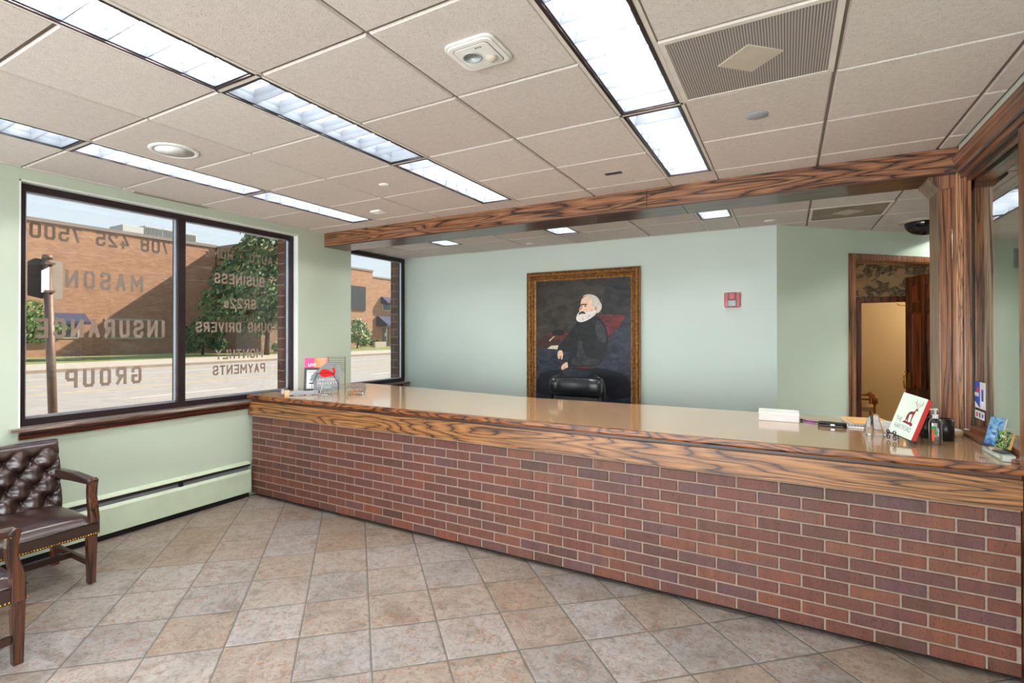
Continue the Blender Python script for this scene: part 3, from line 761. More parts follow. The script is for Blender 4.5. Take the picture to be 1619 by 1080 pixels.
# header over the glass with its crown
b = MB(); b.box(0.885, 1.055, 2.6, 4.13, 2.47, 2.60)
b.prism([(0.885, 2.505), (0.876, 2.505), (0.868, 2.52), (0.868, 2.56), (0.861, 2.567), (0.857, 2.580), (0.852, 2.588), (0.852, 2.600), (0.885, 2.600)], 2.6, 4.129, 'XZ')
struct(b, 'trim_17', 'oak_y')
# glass stop under the header
b = MB(); b.box(0.915, 0.936, 3.24, 4.10, 2.445, 2.47); b.box(0.95, 1.03, 3.24, 4.10, 2.43, 2.47); struct(b, 'trim_18', 'oak_y')
# stepped sill under the glass
b = MB(); b.box(0.872, 1.06, 3.24, 4.10, 0.9655, 0.983); b.box(0.918, 1.05, 3.24, 4.10, 0.983, 1.012); struct(b, 'trim_19', 'oak_y', bevel=0.003)
# near post
b = MB(); b.box(0.893, 1.055, 3.112, 3.238, 0.0, 2.469); struct(b, 'trim_20', 'oak_zd', bevel=0.004)
# partition pane
b = MB(); b.box(0.939, 0.945, 3.24, 4.10, 1.012, 2.445); struct(b, 'window_4', 'pglass')
# stickers on that pane
M['st_blue'] = plain('sticker_blue', (30, 84, 190), 0.5); M['st_red'] = plain('sticker_red', (214, 50, 44), 0.5)
M['st_dark'] = plain('sticker_print', (40, 60, 120), 0.5)
b = MB(); xs = 0.9388
def q(b, y0, y1, z0, z1, mi, e=0): b.add([(xs - e, y0, z0), (xs - e, y1, z0), (xs - e, y1, z1), (xs - e, y0, z1)], [(0, 1, 2, 3)], mi)
q(b, 3.885, 4.075, 1.125, 1.275, 1); b.add([(xs - .0004, 3.98, 1.125), (xs - .0004, 4.075, 1.16), (xs - .0004, 4.075, 1.275), (xs - .0004, 3.985, 1.275)], [(0, 1, 2, 3)], 0)
q(b, 4.0, 4.04, 1.215, 1.24, 2, .0008); q(b, 4.0, 4.075, 1.19, 1.212, 1, .0008); q(b, 3.92, 3.955, 1.17, 1.235, 0, .0008)
tag(b.build('window_sticker', ['st_blue', 'paper', 'st_red'], origin=(xs, 3.98, 1.125)), 'blue and white sticker low on the partition glass', 'sticker')
b = MB(); q(b, 3.905, 4.075, 1.065, 1.11, 1); q(b, 4.02, 4.05, 1.075, 1.10, 2, .0004); q(b, 3.975, 4.00, 1.075, 1.10, 0, .0004); q(b, 3.925, 3.95, 1.078, 1.098, 0, .0004)
tag(b.build('window_sticker', ['st_dark', 'paper', 'st_red'], origin=(xs, 3.98, 1.065)), 'small white card sticker just under the blue and white sticker', 'sticker')

# ================================================================== COUNTER
CY = 3.20; CX0, CX1 = -4.404, 0.888
t = thing('reception_counter', (-1.76, CY, 0), 'long reception counter faced in red brown brick with tan top', 'counter')
b = MB(); zb, ch_, bl, mj = 0.032, 0.0668, 0.2032, 0.0095
for r in range(12):
    z0 = zb + r * ch_; x = CX0 - (0.0 if r % 2 else bl / 2)
    while x < CX1:
        a, c = max(x, CX0), min(x + bl - mj, CX1)
        if c - a > 0.015:
            j = random.uniform(-.0012, .0012)
            b.box(a, c, CY + j, CY + 0.06, z0, z0 + ch_ - mj, 0)
        x += bl
b.build('brick_facing', 'brick', t, bevel=0.0025, seg=1)
b = MB(); b.box(CX0 + 0.001, CX1 - .001, CY + 0.006, CY + 0.09, zb + .001, 0.87); b.build('mortar_bed', 'mortar', t)
b = MB(); b.box(CX0 + 0.002, CX1 - .002, CY + 0.055, CY + 0.12, 0.0, zb + 0.002); b.build('toe_kick', 'void', t)
b = MB(); b.box(CX0 + .001, CX1 - .001, CY + 0.09, CY + 0.75, 0.0, 0.925); b.build('carcass', 'oak_dark', t)
b = MB(); xj = -2.33
b.box(-4.43, xj - .001, CY - 0.026, CY + 0.02, 0.772, 0.906); b.box(xj + .001, CX1, CY - 0.026, CY + 0.02, 0.772, 0.906)
b.build('fascia', 'oak_c', t, bevel=0.003)
b = MB(); b.box(-4.41, CX1, CY - 0.006, CY + 0.03, 0.906, 0.927); b.build('shadow_gap', 'oak_dark', t)
b = MB()
def mold(x0, x1): b.prism([(CY - 0.034, 0.965), (CY - 0.034, 0.938), (CY - 0.028, 0.927), (CY + 0.0, 0.9265), (CY + 0.0, 0.965)], x0, x1, 'YZ')
mold(-4.437, -2.02); mold(-2.018, CX1 + 0.004)
b.build('edge_moulding', 'oak_edge', t)
b = MB(); top = [(-4.436, CY - 0.0), (CX1 + 0.004, CY - 0.0), (CX1 + .004, 3.24), (0.892, 4.11), (0.866, 4.11), (0.866, 4.44), (0.36, 4.41), (-1.0, 4.38), (-2.03, 4.34), (-3.40, 4.52), (-3.9, 4.60), (-4.436, 4.62)]
top = [(-4.436, CY), (CX1 + .004, CY), (CX1 + .004, 3.24), (0.889, 3.241), (0.889, 4.11), (0.866, 4.11), (0.866, 4.44), (0.36, 4.41), (-1.0, 4.38), (-2.03, 4.34), (-3.40, 4.52), (-4.436, 4.62)]
b.prism(top, 0.9275, 0.9652, 'XY'); b.build('countertop', 'laminate', t)
CT = 0.9654

# ================================================================== CEILING FITTINGS
# return air grilles
def m_perf():
    m, n, p = newmat('perforated_grille'); wc = world_co(n); s = N(n, 'ShaderNodeSeparateXYZ'); L(n, wc, s.inputs[0])
    a = mth(n, 'FRACT', mth(n, 'MULTIPLY', s.outputs[0], 1 / 0.0095)); c = mth(n, 'FRACT', mth(n, 'MULTIPLY', s.outputs[1], 1 / 0.0075))
    def tri(v): return mth(n, 'ABSOLUTE', mth(n, 'SUBTRACT', v, 0.5))
    k = mth(n, 'MULTIPLY', mth(n, 'LESS_THAN', tri(a), 0.30), mth(n, 'LESS_THAN', tri(c), 0.40))
    col = mixc(n, k, srgb(178, 168, 162), srgb(92, 86, 84)); L(n, col, p.inputs['Base Color']); p.inputs['Roughness'].default_value = 0.7
    return m
M['perf'] = m_perf(); M['vent_pale'] = plain('pale_diamond_plate', (186, 176, 160), 0.6); M['dusty'] = plain('dusty_grille', (142, 128, 112), 0.8, 0, 0.2, 6)
def grille(x0, y0, perf, label, dm=0.2):
    t = thing('ceiling_grille', (x0 + U / 2, y0 + U / 2, Z), label, 'air grille')
    b = MB(); a = 0.006; w_ = 0.028
    for r_ in ((x0 + a, x0 + U - a, y0 + a, y0 + w_), (x0 + a, x0 + U - a, y0 + U - w_, y0 + U - a), (x0 + a, x0 + w_, y0 + w_, y0 + U - w_), (x0 + U - w_, x0 + U - a, y0 + w_, y0 + U - w_)):
        b.box(*r_, Z - 0.004, Z + 0.012)
    b.build('frame', 'grid', t)
    b = MB(); b.box(x0 + w_, x0 + U - w_, y0 + w_, y0 + U - w_, Z - 0.001, Z + 0.008); b.build('perforated_face', perf, t)
    cx_, cy_ = x0 + U / 2, y0 + U / 2; d = 0.118
    b = MB(); b.prism([(cx_ - d, cy_), (cx_, cy_ - d), (cx_ + d, cy_), (cx_, cy_ + d)], Z - 0.006, Z - 0.001, 'XY')
    b.lathe([(0.004, Z - 0.008), (0.004, Z - .006)], (cx_, cy_, 0), 8); b.build('diamond_plate', 'vent_pale', t)
grille(GX + 4 * U, GY + U, 'perf', 'square grey return air grille with pale diamond centre beside the right troffer row')
grille(GX + 5 * U, 5.54, 'dusty', 'dusty ceiling air grille with diamond centre behind the beam, above the doorway')
# occupancy sensor plate
def rrect(cx_, cy_, hw, hh, r, n=6):
    pts = []
    for sx, sy, a0 in ((1, 1, 0), (-1, 1, 90), (-1, -1, 180), (1, -1, 270)):
        for i in range(n + 1):
            a = R(a0 + 90 * i / n); pts.append((cx_ + sx * (hw - r) + r * math.cos(a), cy_ + sy * (hh - r) + r * math.sin(a)))
    return pts
t = thing('emergency_light', (-1.047, 1.773, Z), 'square white rounded ceiling plate with lamp and sensor dome', 'ceiling fitting')
b = MB(); b.prism(rrect(-1.047, 1.773, 0.108, 0.108, 0.04), Z - 0.010, Z, 'XY'); b.prism(rrect(-1.047, 1.773, 0.098, 0.098, 0.035), Z - 0.016, Z - 0.01, 'XY'); b.build('plate', 'white', t, bevel=0.003)
b = MB(); b.prism(rrect(-1.047, 1.773, 0.079, 0.079, 0.02), Z - 0.0165, Z - 0.016, 'XY'); b.build('reveal', 'griddark', t)
b = MB(); b.prism(rrect(-1.047, 1.773, 0.076, 0.076, 0.019), Z - 0.0185, Z - 0.016, 'XY'); b.build('face', 'white', t, bevel=0.001)
b = MB(); b.lathe([(0.039, Z - 0.022), (0.035, Z - 0.023), (0.028, Z - 0.0187), (0.0, Z - 0.0186)], (-1.072, 1.765, 0), 28); b.build('lamp', 'screen', t)
b = MB(); b.lathe([(0.024, Z - 0.0185), (0.022, Z - 0.026), (0.012, Z - 0.034), (0.0, Z - 0.037)], (-1.005, 1.805, 0), 20); b.build('sensor_dome', 'vent_pale', t)
b = MB()
for k in range(3): b.box(-1.03 + k * .010, -1.024 + k * .010, 1.713, 1.719, Z - 0.0192, Z - .018)
b.build('indicator', 'black', t)
def disc(x, y, r, mat, label, name='ceiling_disc', cat='ceiling fitting', h=0.006):
    b = MB(); b.lathe([(r, Z), (r, Z - h * .6), (r * 0.93, Z - h), (0.0, Z - h)], (x, y, 0), 32)
    tag(b.build(name, mat, origin=(x, y, Z)), label, cat)
t = thing('ceiling_speaker', (-3.21, 1.79, Z), 'round white ceiling speaker between the two left troffer rows', 'speaker')
b = MB(); b.lathe([(0.138, Z), (0.138, Z - 0.004), (0.128, Z - 0.009), (0.112, Z - 0.009), (0.110, Z - 0.006)], (-3.21, 1.79, 0), 40); b.build('rim', 'white', t)
b = MB(); b.lathe([(0.110, Z - 0.007), (0.0, Z - 0.008)], (-3.21, 1.79, 0), 40); b.build('grille', 'paper', t)
disc(-2.592, 3.003, 0.042, 'paper', 'small white disc on a ceiling tile left of the middle troffer row', 'sprinkler_cover')
disc(-0.128, 3.011, 0.052, 'silver', 'grey metal disc on the ceiling just past the grey return air grille', 'sprinkler_cover')
disc(-2.738, 5.886, 0.05, 'paper', 'small white disc behind the beam above the portrait', 'sprinkler_cover')
disc(-0.143, 5.90, 0.05, 'paper', 'small white disc behind the beam near the wall corner', 'sprinkler_cover')
t = thing('detector', (-3.206, 3.627, Z), 'small white square detector on the ceiling near the beam', 'ceiling fitting')
b = MB(); b.prism(rrect(-3.206, 3.627, 0.058, 0.05, 0.01), Z - 0.014, Z, 'XY'); b.build('cover', 'paper', t)
b = MB(); b.lathe([(0.012, Z - 0.014), (0.010, Z - 0.017), (0, Z - .017)], (-3.206, 3.627, 0), 12); b.build('lens', 'white', t)
t = thing('latch_plate', (-1.036, 3.60, Z), 'small dark metal plate with two screws on a tile before the beam', 'ceiling fitting', rz=R(0))
b = MB(); b.box(-1.093, -0.98, 3.578, 3.618, Z - 0.004, Z); b.build('plate', 'bronze', t)
for x in (-1.078, -0.996):
    b = MB(); b.lathe([(0.006, Z - 0.004), (0.005, Z - 0.0065), (0, Z - .0068)], (x, 3.60, 0), 10); b.build('screw', 'chrome', t)
t = thing('slot_diffuser', (-4.40, 2.30, Z), 'narrow dark slot air diffuser at the ceiling edge over the window', 'air diffuser')
b = MB(); b.box(-4.436, -4.398, 2.14, 2.76, Z - 0.004, Z + .005); b.build('frame', 'vent_pale', t)
b = MB(); b.box(-4.428, -4.406, 2.15, 2.75, Z - 0.006, Z - 0.003)
b.build('slot', 'griddark', t)
t = thing('security_camera', (1.196, 6.72, Z), 'black domed security camera on a tan ring above the doorway', 'security camera')
b = MB(); b.lathe([(0.205, Z), (0.205, Z - 0.012), (0.165, Z - 0.022), (0.0, Z - .022)], (1.17, 6.66, 0), 36); b.build('mount_ring', 'vent_pale', t)
b = MB(); b.lathe([(0.158, Z - 0.022)] + [(0.158 * math.cos(a), Z - 0.03 - 0.115 * math.sin(a)) for a in [R(k * 11.25) for k in range(9)]], (1.17, 6.66, 0), 36); b.build('dome', plain('smoked_dome', (14, 15, 18), 0.08), t)
# wall grille on the diagonal wall (through the glass)
P_ = TD
t0 = dx(2.36)
t = thing('wall_grille', tuple(TD @ Vector((t0, -0.01, 2.47))), 'small grey wall vent seen through the partition glass', 'vent')
b = MB(); b.box(t0 - .05, t0 + 0.25, -0.012, 0.0, 2.33, 2.56, T=TD)
for k in range(7): b.box(t0 - .04, t0 + .24, -0.018, -0.012, 2.345 + k * .03, 2.36 + k * .03, T=TD)
b.build('louver', 'grey', t)
# fire alarm
t = thing('fire_alarm', (-0.5, YB, 1.91), 'red fire alarm strobe on the pale wall right of the portrait', 'fire alarm')
M['alarm_red'] = plain('alarm_red', (176, 26, 44), 0.25, 0, 0.05, 8, 0.5, 0.5); M['alarm_dark'] = plain('alarm_dark_red', (96, 8, 16), 0.3)
fx_, fz = -0.499, 1.906
b = MB(); b.prism(rrect(fx_, fz, 0.085, 0.090, 0.012), YB - 0.012, YB, 'XZ'); b.build('back_plate', 'paper', t)
b = MB(); b.prism(rrect(fx_, fz, 0.077, 0.080, 0.012), YB - 0.05, YB - 0.012, 'XZ'); b.build('housing', 'alarm_red', t, bevel=0.006)
b = MB(); b.prism(rrect(fx_, fz, 0.045, 0.076, 0.008), YB - 0.054, YB - 0.05, 'XZ'); b.build('recess', 'alarm_dark', t)
b = MB(); b.box(fx_ - .028, fx_ + .028, YB - 0.066, YB - 0.054, fz + 0.008, fz + 0.068, ch=0.004); b.build('sounder', 'alarm_red', t)
b = MB(); b.box(fx_ - .04, fx_ + .04, YB - 0.088, YB - 0.054, fz - 0.068, fz - 0.008, ch=0.008); b.build('strobe', 'screen', t)

# ================================================================== DOOR LEAF, CHAIR AND LIGHT BEYOND THE DOORWAY
h0 = Vector((1.585, 7.96, 0)); h1 = Vector((1.35, 8.68, 0)); dv = (h1 - h0); LW = dv.length
ang = math.atan2(dv.y, dv.x); TL = Matrix.Translation(h0) @ Matrix.Rotation(ang, 4, 'Z')      # local x from hinge to free edge
t = thing('panel_door', tuple(h0), 'dark stained panelled door standing open in the tall doorway', 'door')
TH, DH = 0.045, 2.275
b = MB()
st_, rl = 0.11, 0.11
xs_ = [0, st_, LW / 2 - 0.05, LW / 2 + 0.05, LW - st_, LW]; zs_ = [0.01, 0.22, 0.72, 0.86, 1.82, 1.94, 2.16, DH]
for a, c in ((xs_[0], xs_[1]), (xs_[2], xs_[3]), (xs_[4], xs_[5])): b.box(a, c, -TH / 2, TH / 2, zs_[0], zs_[-1], T=TL)
for a, c in ((zs_[0], zs_[1]), (zs_[2], zs_[3]), (zs_[4], zs_[5]), (zs_[6], zs_[7])): b.box(xs_[1], xs_[4], -TH / 2 + .0006, TH / 2 - .0006, a, c, T=TL)
b.build('frame', 'door_wood', t)
for xa, xc in ((xs_[1], xs_[2]), (xs_[3], xs_[4])):
    for za, zc in ((zs_[1], zs_[2]), (zs_[3], zs_[4]), (zs_[5], zs_[6])):
        b = MB()
        for sgn in (-1, 1):
            y_in, y_out = sgn * 0.006, sgn * (TH / 2 - 0.004); m_ = 0.045
            o4 = [(xa, za), (xc, za), (xc, zc), (xa, zc)]; i4 = [(xa + m_, za + m_), (xc - m_, za + m_), (xc - m_, zc - m_), (xa + m_, zc - m_)]
            vs = [(x, y_in, z) for x, z in o4] + [(x, y_out, z) for x, z in i4]
            b.add(vs, [(0, 1, 5, 4), (1, 2, 6, 5), (2, 3, 7, 6), (3, 0, 4, 7), (4, 5, 6, 7)], 0, False, TL)
        b.build('panel', 'mahog', t)
b = MB(); sg = 1
for sg in (-1, 1):
    yy = sg * (TH / 2)
    b.prism(rrect(LW - 0.06, 0.93, 0.022, 0.12, 0.02), yy, yy + sg * 0.006, 'XZ', 0, TL)
    b.tube([(LW - .06, yy + sg * .006, 1.02), (LW - .06, yy + sg * .05, 1.0), (LW - .06, yy + sg * .055, 0.93), (LW - .06, yy + sg * .045, 0.85), (LW - .06, yy + sg * .006, 0.83)], [0.008, 0.009, 0.011, 0.009, 0.008], 8, 0, TL)
    b.tube([(LW - .06, yy + sg * .01, 1.035), (LW - .06, yy + sg * .035, 1.06)], 0.012, 8, 0, TL)
b.build('handle', 'brass', t)
t = thing('wooden_armchair', (1.30, 10.05, 0), 'honey coloured bamboo style armchair seen low through the doorway', 'chair')
M['bamboo'] = plain('honey_bamboo', (176, 108, 42), 0.3)
def chair_bits():
    cx_, cy_ = 1.12, 10.1
    for sx in (0, 1):
        X_ = cx_ + sx * 0.5 - 0.45
        for dy in (0, 0.48):
            b = MB(); b.tube([(X_, cy_ + dy, 0.0), (X_, cy_ + dy, 0.50 if dy == 0 else 0.555)], 0.018, 10); b.build('leg', 'bamboo', t)
        b = MB(); b.tube([(X_, cy_ + .48, 0.56), (X_, cy_ + .02, 0.56), (X_, cy_ - .01, 0.54), (X_, cy_ - 0.012, 0.46)], 0.042, 12); b.build('arm', 'bamboo', t)
    b = MB(); b.box(cx_ - .47, cx_ + .07, cy_, cy_ + .5, 0.33, 0.40, ch=.015); b.build('seat', 'cream', t)
    b = MB(); b.tube([(cx_ - .45, cy_ + .48, 0.55), (cx_ + .05, cy_ + .48, 0.55)], 0.02, 10); b.tube([(cx_ - .45, cy_ + .48, 0.47), (cx_ + .05, cy_ + .48, 0.47)], 0.014, 10); b.build('back_rail', 'bamboo', t)
chair_bits()
t = thing('chandelier', (1.66, 10.3, 2.2), 'small brass chandelier glimpsed at the top of the inner doorway', 'chandelier')
LC = Vector((1.66, 10.3, 2.02))
b = MB(); b.tube([LC + Vector((0, 0, 0.02)), (LC.x, LC.y, Z)], 0.006, 8); b.sphere(tuple(LC), 0.035, 12, 8)
for k in range(5):
    a = R(72 * k + 20); d = Vector((math.cos(a), math.sin(a), 0))
    b.tube([LC, LC + d * .08 - Vector((0, 0, .04)), LC + d * .16 - Vector((0, 0, .03)), LC + d * .20 + Vector((0, 0, .02))], 0.006, 8)
b.build('arm', 'brass', t)
M['bulb'] = m_lum('warm_bulb', 3.5, (1.0, 0.72, 0.42))
for k in range(5):
    a = R(72 * k + 20); d = Vector((math.cos(a), math.sin(a), 0)); p_ = LC + d * .20
    b = MB(); b.lathe([(0.012, 0.02), (0.022, 0.03), (0.028, 0.055), (0.018, 0.09), (0, 0.10)], tuple(p_), 12); b.build('bulb', 'bulb', t)
lw = bpy.data.lights.new('chandelier_light', 'POINT'); lw.energy = 48; lw.color = (1, 0.80, 0.55); lw.shadow_soft_size = 0.2
lo = bpy.data.objects.new('chandelier_light', lw); scn.collection.objects.link(lo); lo.location = (2.6, 10.6, 2.2)

# ================================================================== OUTSIDE
M['xbrick'] = ext_brick('tan_street_brick', (186, 140, 108), (166, 122, 94), (176, 146, 122))
M['xbrick2'] = ext_brick('brown_street_brick', (168, 132, 106), (150, 114, 92), (160, 134, 112))
M['asphalt'] = plain('pale_asphalt', (176, 164, 150), 0.95, 0, 0.10, 3)
M['walk'] = plain('sidewalk_concrete', (196, 180, 158), 0.95, 0, 0.06, 2)
M['curb'] = plain('curb_concrete', (160, 140, 120), 0.95, 0, 0.1, 3)
M['yellow'] = plain('yellow_road_paint', (212, 180, 112), 0.9); M['wline'] = plain('white_road_paint', (214, 208, 196), 0.9)
def m_grass():
    m, n, p = newmat('lawn'); wc = world_co(n); r = ramp(n, [(0.3, srgb(112, 122, 66)), (0.6, srgb(150, 152, 92)), (0.8, srgb(176, 164, 112))], noise(n, wc, 3.0, 5, 0.7)); L(n, r.outputs[0], p.inputs['Base Color']); p.inputs['Roughness'].default_value = 1
    return m
M['grass'] = m_grass()
M['coping'] = plain('grey_metal_coping', (142, 128, 118), 0.6); M['hvac'] = plain('rooftop_unit_metal', (196, 194, 184), 0.6); M['hvacd'] = plain('rooftop_louver_shadow', (112, 112, 106), 0.7)
M['awning'] = plain('slate_blue_awning', (70, 70, 92), 0.8); M['xglass'] = plain('dark_window_glass', (70, 84, 84), 0.15); M['xframe'] = plain('pale_window_frame', (184, 170, 150), 0.6)
M['screenm'] = plain('charcoal_screen', (54, 54, 58), 0.8); M['trunk'] = plain('tree_bark', (86, 64, 50), 0.95, 0, 0.2, 6)
def m_leaf(name, c1, c2, c3):
    m, n, p = newmat(name); isl = N(n, 'ShaderNodeNewGeometry').outputs['Random Per Island']
    r = ramp(n, [(0, srgb(*c1)), (0.6, srgb(*c2)), (1, srgb(*c3))], isl); L(n, r.outputs[0], p.inputs['Base Color']); p.inputs['Roughness'].default_value = 0.6
    p.inputs['Subsurface Weight'].default_value = 0.0
    return m
M['leaf'] = m_leaf('tree_leaf', (52, 74, 44), (78, 104, 60), (120, 138, 84))
M['leaf_light'] = m_leaf('bush_leaf', (92, 120, 60), (122, 148, 84), (166, 182, 122))
M['blossom'] = m_leaf('bush_blossom', (226, 196, 168), (236, 214, 190), (240, 226, 206))

# ground strips (y runs along the street)
def strip(name, mat, x0, x1, z=0.0, th=0.1, y0=-40, y1=110, **kw):
    b = MB(); b.box(x0, x1, y0, y1, z - th, z); return struct(b, name, mat, **kw)
strip('sidewalk_near', 'walk', -8.6, -4.76, -0.06)
strip('road', 'asphalt', -26.9, -8.6, -0.12)
strip('curb_far', 'curb', -27.25, -26.9, 0.0, 0.25)
strip('sidewalk_far', 'walk', -32.6, -27.25, 0.0)
strip('lawn_far', 'grass', -41.4, -32.6, 0.02)
strip('ground_far', 'walk', -90, -41.4, -0.02)
b = MB()
for x in (-20.3, -17.5):
    b.box(x - .06, x + .06, -40, 110, -0.121, -0.115)
tag(b.build('road_marking', 'yellow'), kind='structure')
b = MB()
for k in range(9): b.box(-14.6, -14.48, -20 + k * 9, -17 + k * 9, -0.121, -0.115)
b.box(-23.4, -23.3, -20, 60, -.121, -.115)
tag(b.build('road_marking', 'wline'), kind='structure')

# the long brick building across the street
XF2 = -41.5
t = thing('brick_building', (XF2, 20, 0), 'long flat roofed tan brick building across the street behind the left pane', 'building')
b = MB(); b.box(XF2 - 16, XF2, 4.0, 26.6, -0.1, 8.75); b.build('wall', 'xbrick', t)
b = MB(); b.box(XF2 - 16.1, XF2 + 0.12, 3.9, 26.7, 8.75, 8.98); b.build('roof_coping', 'coping', t)
b = MB(); b.box(XF2 - 0.1, XF2 + 0.06, 18.3, 22.3, 1.15, 2.62); o = b.build('window', 'xframe', t)
b = MB()
for k in range(4): b.box(XF2 + .06, XF2 + 0.08, 18.42 + k * .96, 19.26 + k * .96, 1.27, 2.5)
o2 = b.build('pane', 'xbrick2', t); o2.parent = o
b = MB(); b.box(XF2 - 0.1, XF2 + 0.06, 15.0, 16.75, 1.2, 2.5); o = b.build('window', 'xframe', t)
b = MB(); b.box(XF2 + .06, XF2 + 0.08, 15.1, 15.8, 1.3, 2.4); b.box(XF2 + .06, XF2 + .08, 15.9, 16.65, 1.3, 2.4); o2 = b.build('pane', 'xglass', t); o2.parent = o
b = MB(); b.prism([(XF2 + .02, 2.9), (XF2 + .25, 2.9), (XF2 + 1.1, 2.35), (XF2 + 1.1, 2.15), (XF2 + .02, 2.15)], 14.9, 17.0, 'XZ'); b.build('awning', 'awning', t)
# rooftop units
for (ya, yb_, zt) in ((20.1, 21.6, 9.75), (21.7, 23.0, 9.95), (23.05, 24.4, 9.95), (24.45, 25.8, 9.9)):
    tt = thing('rooftop_unit', (XF2 - 2.4, (ya + yb_) / 2, 8.98), {20.1: 'plain sided grey rooftop unit, leftmost of the row on the brick building', 21.7: 'ribbed rooftop unit beside the plain one, second from the left', 23.05: 'ribbed rooftop unit, third from the left', 24.45: 'ribbed rooftop unit at the right end of the row'}[ya], 'air conditioner', 'rooftop air conditioning units')
    b = MB(); b.box(XF2 - 3.4, XF2 - 1.4, ya, yb_, 8.985, zt, ch=0.03); b.build('casing', 'hvac', tt)
    if ya > 21:
        b = MB()
        for k in range(9): b.box(XF2 - 1.41, XF2 - 1.37, ya + .08 + k * .14, ya + .14 + k * .14, 9.08, zt - .12)
        b.build('louver', 'hvacd', tt)
# set back wing, and the buildings seen through the alcove window
t = thing('brick_wing', (XF2 - 3, 35, 0), 'brown brick wing projecting behind the tall dark tree across the street', 'building')
b = MB(); b.box(XF2 - 16, XF2 - 2.0, 34.0, 38.3, -0.1, 8.2); b.box(XF2 - 16, XF2 + 5.8, 26.72, 34.0, -0.1, 8.7); b.build('wall', 'xbrick2', t)
b = MB(); b.box(XF2 - 16.1, XF2 - 1.9, 34.0, 38.3, 8.2, 8.4); b.box(XF2 - 16.1, XF2 + 5.85, 26.71, 34.05, 8.7, 8.9); b.build('roof_coping', 'coping', t)
t = thing('brick_block', (XF2, 44, 0), 'tan brick block with a big charcoal screen, behind the alcove window', 'building')
b = MB(); b.box(XF2 - 12, XF2, 38.5, 46.0, -0.1, 8.72); b.build('wall', 'xbrick', t)
b = MB(); b.box(XF2 - 12.1, XF2 + 0.1, 38.4, 46.05, 8.72, 8.92); b.build('roof_coping', 'coping', t)
b = MB(); b.box(XF2, XF2 + 0.15, 41.6, 44.7, 4.15, 6.85); b.build('screen', 'screenm', t)
t = thing('office_building', (XF2 - .6, 52, 0), 'tan brick office building with two awnings beside the flagpole', 'building')
XO = XF2 - 0.6
b = MB(); b.box(XO - 14, XO, 46.06, 75.0, -0.1, 8.15); b.build('wall', 'xbrick', t)
b = MB(); b.box(XO - 14.1, XO + .1, 46.06, 75.1, 8.15, 8.32); b.build('roof_coping', 'coping', t)
b = MB(); b.prism([(XO, 5.95), (XO + .2, 5.95), (XO + 1.0, 5.35), (XO + 1.0, 5.15), (XO, 5.15)], 48.1, 53.6, 'XZ'); b.build('awning', 'awning', t)
b = MB(); b.prism([(XO, 3.6), (XO + .3, 3.6), (XO + 1.7, 2.65), (XO + 1.7, 2.4), (XO, 2.4)], 47.3, 54.5, 'XZ'); aw = b.build('awning', 'awning', t)
b = MB(); Ta = Matrix.Translation((XO + 1.02, 51.0, 3.12)) @ Matrix.Rotation(R(34), 4, 'Y')
b.lathe([(0.62, 0), (0.62, 0.02), (0, 0.02)], (0, -1.1, 0), 20, 0, Ta)
for k in range(4): b.box(-0.12, 0.12, 0.0 + k * .42, 0.28 + k * .42, 0, 0.02, 0, Ta)
o2 = b.build('awning_logo', 'paper', t); o2.parent = aw; o2.location = wloc(t) - wloc(t)
for k in range(3):
    b = MB(); b.box(XO, XO + 0.06, 48.3 + k * 2.1, 49.9 + k * 2.1, 4.3, 5.25); o = b.build('window', 'xframe', t)
    b = MB(); b.box(XO + .06, XO + 0.08, 48.45 + k * 2.1, 49.75 + k * 2.1, 4.42, 5.15); o2 = b.build('pane', 'xglass', t); o2.parent = o
b = MB(); b.box(XO, XO + 0.06, 48.4, 49.5, 0, 2.2); o = b.build('door', 'hvacd', t)
b = MB(); b.box(XO + .06, XO + .07, 48.75, 49.15, 1.2, 1.6); o2 = b.build('notice', 'paper', t); o2.parent = o
b = MB(); b.box(XO, XO + 0.05, 50.3, 51.9, 0, 2.2); b.build('entrance', 'xglass', t)
b = MB(); b.tube([(XO + 1.4, 47.5, 0), (XO + 1.4, 47.5, 2.45)], 0.06, 8); b.build('awning_post', 'xframe', t)
b = MB(); b.tube([(-38.5, 45.9, 0), (-38.5, 45.9, 6.9)], [0.08, 0.05], 8); b.sphere((-38.5, 45.9, 6.95), 0.1); b.lathe([(0.2, 0), (0.2, 0.15), (0.08, 0.2)], (-38.5, 45.9, 0), 10)
tag(b.build('flagpole', 'hvac', origin=(-38.5, 45.9, 0)), 'bare pale flagpole in front of the office building', 'flagpole')
b = MB(); b.box(-38.9, -38.6, 43.2, 45.0, 0, 0.62); tag(b.build('monument_sign', 'xframe', origin=(-38.75, 44.1, 0)), 'low pale stone wall sign beside the flowering bush', 'sign')
t = thing('mailbox', (-38.3, 47.2, 0), 'small dark mailbox on a post near the flagpole', 'mailbox')
b = MB(); b.tube([(-38.3, 47.2, 0), (-38.3, 47.2, 1.0)], 0.05, 8); b.build('post', 'hvac', t)
b = MB(); b.box(-38.5, -38.1, 46.9, 47.5, 1.0, 1.35, ch=0.05); b.build('box', 'hvacd', t)

